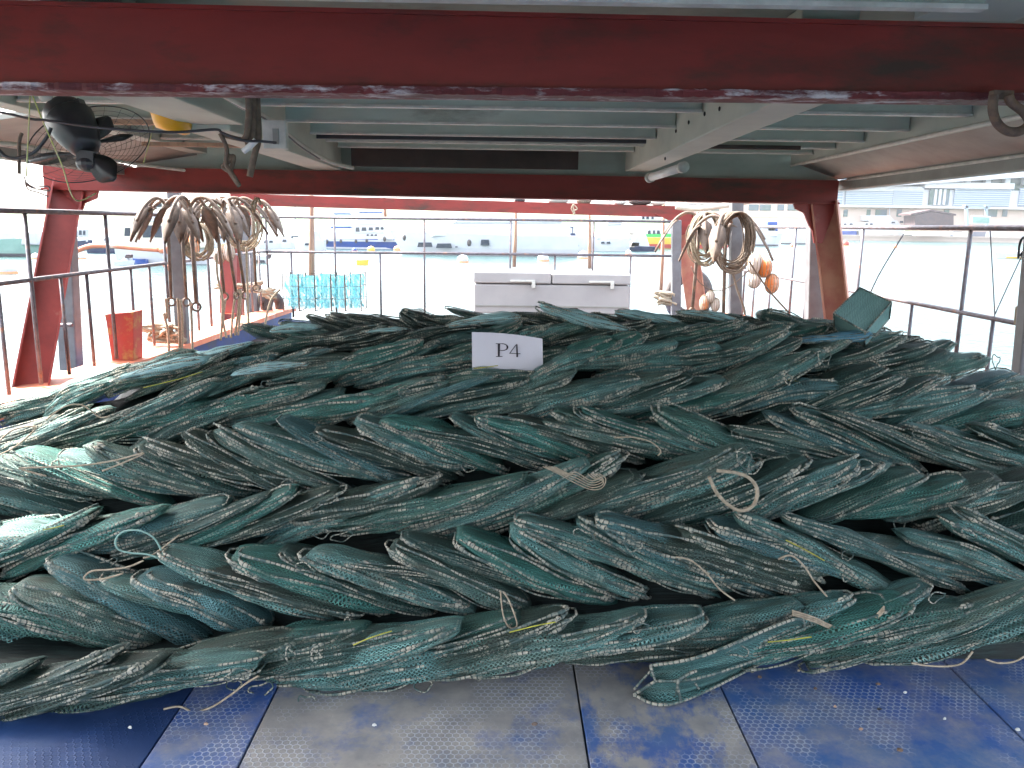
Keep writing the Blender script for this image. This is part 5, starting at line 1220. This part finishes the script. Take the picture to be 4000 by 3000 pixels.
boat('barge', 3285, 3560, 940, 20, 'bnavy', 'long low barge with a blue black hull and white deckhouse', 1, [(3285, 3352, 902, 922, 0, 0, 'bblue'), (3360, 3540, 903, 920, 0, -10, W_), (3280, 3400, 868, 902, 0, 0, W_), (3400, 3540, 862, 902, 0, -30, W_), (3380, 3500, 842, 862, 0, -20, W_)],
     [(3385, 3395, 872, 880, WN), (3402, 3414, 872, 880, WN), (3487, 3502, 866, 872, WN), (3520, 3534, 863, 871, WN), (3300, 3312, 872, 880, WN), (3322, 3336, 872, 880, WN)], [(934, 940, 'bred')], poles=[(3492, 800, 862, .15, W_)])
boat('barge', 3565, 3720, 938, 16, 'bnavy', 'second low barge lying ahead of the long one', 1, [(3580, 3715, 908, 924, 0, 0, W_)], [], [(933, 938, 'bblack')])
boat('workboat', 3545, 3680, 905, 22, 'bred', 'red and pale workboat moored before the dark roofed shed', -1, [(3560, 3680, 866, 884, 6, 0, G2)], [(3600, 3614, 870, 878, WN)])
boat('workboat', 3680, 3780, 903, 24, W_, 'white workboat with rust stained stern below the crane', 1, [(3700, 3775, 842, 880, 0, 0, 'bstone')], [(3722, 3745, 848, 858, 'borange')])
boat('workboat', 3790, 3852, 930, 44, 'bnavy', 'dark stubby launch seen end on under the green board', 1, [(3796, 3848, 872, 888, 6, -6, 'bnavy')], [(3803, 3838, 876, 886, 'bgrey')])
boat('motor_yacht', 3870, 4080, 932, 34, W_, 'white motor yacht at the edge beyond the corner post', -1, [(3880, 4060, 872, 898, 20, -5, W_)], [(3920, 3935, 880, 888, WN), (3950, 3965, 880, 888, WN)])
boat('rubber_dinghy', 3912, 4060, 1012, 20, W_, 'white inflatable dinghy drifting alone by the corner post', -1, [(3950, 4040, 980, 994, 10, -4, W_)], [], [(1004, 1010, 'byellow')])
boat('rowing_boat', 1392, 1436, 1035, 16, 'byellow', 'small yellow rowing boat afloat alone in front of the blue yacht', 1, [(1400, 1430, 1016, 1020, 0, 0, 'borange')])
boat('sailing_yacht', 180, 262, 978, 24, W_, 'white sloop with a thin mast seen between rail bar and red leg', 1, [(195, 245, 930, 954, 8, -8, W_)], [(205, 220, 936, 946, WN)], poles=[(222, 640, 930, .06, G2)])
boat('motor_launch', 392, 440, 966, 20, W_, 'small white launch far off beside the houseboat', -1, [(400, 432, 926, 947, 4, -3, W_)], [(406, 424, 931, 940, WN)], poles=[(415, 850, 926, .05, G2)])
boat('motor_yacht', 820, 905, 968, 26, W_, 'white yacht glimpsed between the anchor flukes and the far red leg', 1, [(835, 890, 915, 942, 8, -8, W_)], [(845, 880, 922, 932, WN)])
boat('sailing_yacht', 1110, 1200, 955, 22, W_, 'distant white yacht with tall mast behind the wooden pole', 1, [(1125, 1180, 918, 934, 8, -8, W_)], [(1135, 1165, 922, 930, WN)], poles=[(1148, 760, 918, .1, G2)])
boat('motor_yacht', 1990, 2080, 958, 40, W_, 'distant white yacht with raised flybridge behind the conical cover', -1, [(2000, 2070, 880, 918, 10, -6, W_), (2012, 2058, 856, 880, 6, -4, G2)], [(2008, 2060, 895, 906, WN)], poles=[(2035, 780, 856, .1, G2)])
boat('sailing_yacht', 2350, 2470, 955, 30, W_, 'distant white ketch with two masts over the small porthole yacht', 1, [(2370, 2440, 905, 926, 8, -8, W_)], [(2385, 2420, 911, 920, WN)], poles=[(2385, 760, 905, .1, G2), (2430, 790, 905, .1, G2)])
boat('motor_yacht', 2700, 2800, 950, 34, W_, 'distant white cruiser behind the smaller hanging rope coil', 1, [(2715, 2790, 880, 916, 8, -10, W_)], [(2725, 2780, 892, 903, WN)])
boat('motor_yacht', 2930, 3020, 928, 30, W_, 'far white cruiser moored close under the beige wing', -1, [(2945, 3010, 868, 898, 8, -6, W_)], [(2955, 3000, 878, 888, WN)], poles=[(2980, 800, 868, .12, G2)])
boat('motor_yacht', 3090, 3170, 926, 30, W_, 'far white boat with radar arch by the pink portal leg', 1, [(3100, 3160, 866, 896, 8, -6, W_)], [(3108, 3150, 876, 886, WN)], poles=[(3130, 810, 866, .12, G2)])
boat('motor_yacht', 3395, 3470, 916, 26, W_, 'far white boat showing above the long barge amidships', 1, [(3400, 3462, 858, 890, 8, -6, W_)], [(3408, 3450, 868, 878, WN)])
boat('motor_yacht', 3860, 3950, 918, 28, W_, 'far white cruiser behind the corner post with flat cabin roof', 1, [(3870, 3940, 858, 890, 4, -4, W_)], [(3880, 3930, 868, 878, WN)], poles=[(3900, 790, 858, .12, G2)])
boat('sailing_yacht', 3700, 3790, 932, 20, W_, 'white yacht between the second barge and the dark launch', -1, [(3715, 3775, 895, 912, 8, -4, W_)], [(3725, 3760, 899, 907, WN)], poles=[(3745, 770, 895, .1, G2)])
# buoys: x, y, r, colour
for i, (x, y, r, m_, lb) in enumerate([(1252, 968, 14, 'borange', 'orange buoy at the stern of the blue yacht'), (1450, 972, 15, 'byellow', 'yellow orange buoy under the blue hull'), (1552, 970, 14, 'borange', 'orange topped buoy at the big yacht bow'), (1808, 1010, 22, W_, 'white buoy with orange base in front of the big white yacht'),
        (2122, 1005, 22, W_, 'white buoy before the sport cruisers'), (2278, 995, 22, W_, 'white buoy beside the tan pole'), (2455, 985, 12, W_, 'small white buoy before the awning boat'), (30, 1045, 34, W_, 'big white buoy with orange waterline below the green boat'),
        (320, 1000, 17, W_, 'white buoy floating beside the red leg'), (140, 1000, 16, W_, 'white buoy close to the railing bar by the green boat'), (3098, 958, 12, 'bred', 'red buoy on the open water behind the rail'), (3300, 950, 15, 'bred', 'red and white buoy below the barge stern'),
        (3495, 962, 10, 'borange', 'little orange buoy in the open water before the barge'), (3882, 935, 14, 'bstone', 'square brownish float before the white yacht'), (1385, 975, 10, 'bblue', 'blue buoy against the blue yacht')]):
    c = wy(x, y + r * .7); s = c.y / F; root = thing('buoy', (c.x, c.y, WATER_Z), lb, 'buoy', 'mooring buoys')
    mb = MB(); mb.sphere((c.x, c.y, WATER_Z + r * s * .5), r * s, r * s, r * s * .85, 12, 8); mb.build('float', M[m_], root, smooth=True)
    mb = MB(); mb.tube([(c.x, c.y, WATER_Z - .1), (c.x, c.y, WATER_Z + r * s * .25)], r * s * 1.03, 12); mb.build('collar', M['borange'], root)
    mb = MB(); mb.tube([(c.x, c.y, WATER_Z + r * s), (c.x, c.y, WATER_Z + r * s * 1.5)], r * s * .12, 6); mb.build('pick_up_ring', M['bgrey'], root)

# ------------------------------------------------------------------ marina building
Yb = 292
root = thing('marina_building', PY(3600, 860, Yb), 'long white marina building with louvred bays across the water', 'building')
def bb(name, x0, x1, y0, y1, d0, d1, m_, par=None):
    a, b = PY(x0, y0, Yb), PY(x1, y1, Yb); ym = PY((x0 + x1) / 2, y0, Yb).z, PY((x0 + x1) / 2, y1, Yb).z
    mb = MB(); mb.box((a.x, Yb + d0, ym[1]), (b.x, Yb + d1, ym[0])); return mb.build(name, M[m_], par or root)
bb('ground_storey', 3270, 4400, 815, 905, 2, 20, 'bstone'); bb('middle_storey', 3262, 4400, 742, 812, 1.2, 20, 'bwhite')
bb('string_course', 3262, 4400, 808, 816, -.5, 1.6, 'trim'); bb('upper_storey', 3300, 4400, 690, 742, 3, 18, 'bglass')
a = PY(3180, 755, Yb); b = PY(4400, 575, Yb); mb = MB(); z0, z1 = PY(3300, 735, Yb).z, PY(4300, 650, Yb).z
mb.prism([(PY(3200, 700, Yb).x, PY(3200, 745, Yb).z), (PY(4400, 600, Yb).x, PY(4400, 668, Yb).z), (PY(4400, 600, Yb).x, PY(4400, 560, Yb).z), (PY(3200, 700, Yb).x, PY(3200, 722, Yb).z)], Yb - 2, Yb + 18, lambda p, q, d: (p, d, q)); mb.build('roof', M['bwhite'], root)
for (x0, x1, y0, y1, nl) in ((3308, 3486, 746, 806, 8), (3494, 3604, 742, 806, 8), (3735, 3945, 736, 806, 8), (3262, 3290, 750, 806, 5), (3990, 4150, 736, 806, 8)):
    bb('louvre_bay', x0, x1, y0, y1, .6, 1.1, 'cladding')
    a, b = PY(x0, y0, Yb), PY(x1, y1, Yb); mb = MB()
    for k in range(nl): z = lerp(b.z, a.z, (k + .5) / nl); mb.box((a.x, Yb + .2, z - .12), (b.x, Yb + .7, z + .12))
    mb.build('louvre_slats', M['louvre'], root)
w0 = bb('window', 3637, 3708, 738, 800, .5, 1.15, 'bglass')
for x in (3655, 3672, 3690): bb('mullion', x, x + 3, 738, 800, .3, .5, 'bwhite', w0)
bb('parapet', 3262, 3490, 722, 746, .0, 3.2, 'bwhite'); bb('parapet', 3612, 3958, 714, 737, -.6, 3.2, 'bwhite'); bb('parapet', 3490, 3612, 728, 744, .4, 3.2, 'bwhite')
for x in (3410, 3482, 3552, 3626, 3700, 3780, 3858, 3934, 4010, 4090): bb('column', x, x + 13, 668, 722, .2, 2.4, 'bwhite')
for (x0, x1) in ((3640, 3695), (3716, 3776), (3796, 3854), (3872, 3930), (3950, 4005), (3425, 3480), (3496, 3550), (3566, 3624)): bb('window', x0, x1, 694, 716, 2.2, 3.05, 'bglass')
for (x0, x1) in ((3305, 3318), (3396, 3408), (3430, 3472), (3514, 3530), (3700, 3716), (3860, 3905), (3930, 3945)): bb('doorway', x0, x1, 818, 846, 1.7, 2.1, 'bglass')
# lower wing seen between the grey post and the pink leg
root = thing('marina_wing', PY(3000, 850, Yb), 'beige lower wing of the marina building seen under the second beam', 'building')
bb('wing_wall', 2690, 3240, 770, 900, 4, 20, 'bstone'); bb('wing_cornice', 2690, 3240, 838, 846, 3.2, 4.2, 'bwhite')
for (x0, x1) in ((2938, 2975), (2982, 3024), (3052, 3076), (3092, 3140), (2700, 2730), (2745, 2775), (2790, 2820)): bb('window', x0, x1, 798, 822, 3.6, 4.2, 'bglass')
# shed, crane, sign board on the quay
root = thing('boat_shed', PY(3640, 860, 275), 'dark roofed boat shed on the quay before the building', 'shed')
_Y = 276
def q2(name, pts, d, m_, par):
    mb = MB(); mb.prism([(PY(x, y, _Y).x, PY(x, y, _Y).z) for x, y in pts], _Y, _Y + d, lambda p, q, e_: (p, e_, q)); return mb.build(name, M[m_], par)
q2('roof', [(3558, 834), (3640, 818), (3735, 836), (3735, 842), (3640, 826), (3558, 841)], 9, 'bdark', root)
q2('shed_wall', [(3575, 842), (3640, 828), (3725, 842), (3725, 885), (3575, 885)], 8, 'bdark', root)
root = thing('quay_crane', PY(3800, 860, 270), 'pale blue boat crane standing on the quay', 'crane')
q2('crane_leg', [(3772, 800), (3782, 800), (3785, 885), (3778, 885)], 1, 'cladding', root); q2('crane_leg', [(3850, 803), (3858, 803), (3862, 885), (3854, 885)], 1, 'cladding', root); q2('crane_beam', [(3765, 803), (3870, 806), (3870, 815), (3765, 812)], 1, 'cladding', root)
root = thing('quay_board', PY(3835, 860, 268), 'green notice board in a white frame beside the crane', 'sign')
_Y = 268
q2('board_frame', [(3796, 842), (3870, 844), (3870, 875), (3796, 873)], .4, 'bwhite', root); _Y = 267.7; q2('board_face', [(3802, 847), (3865, 849), (3865, 871), (3802, 869)], .2, 'bgreen', root)
# trees at the far shore behind the roofs, as seen between second and third beam
# ------------------------------------------------------------------ humid air over the harbour
mb = MB(); mb.box((-1500, -20, WATER_Z - 1), (1500, 1300, 140))
hm = bpy.data.materials.new('humid_air'); hm.use_nodes = True; hn = hm.node_tree
hn.nodes.remove(hn.nodes["Principled BSDF"]); pv = hn.nodes.new("ShaderNodeVolumePrincipled")
pv.inputs["Color"].default_value = (.93, .96, 1, 1); pv.inputs["Density"].default_value = .0002; pv.inputs["Anisotropy"].default_value = .2
hn.links.new(pv.outputs[0], hn.nodes["Material Output"].inputs["Volume"])
hz = mb.build('haze', hm); hz['kind'] = 'stuff'; hz['label'] = 'bright humid haze over the harbour'
bpy.context.view_layer.update()
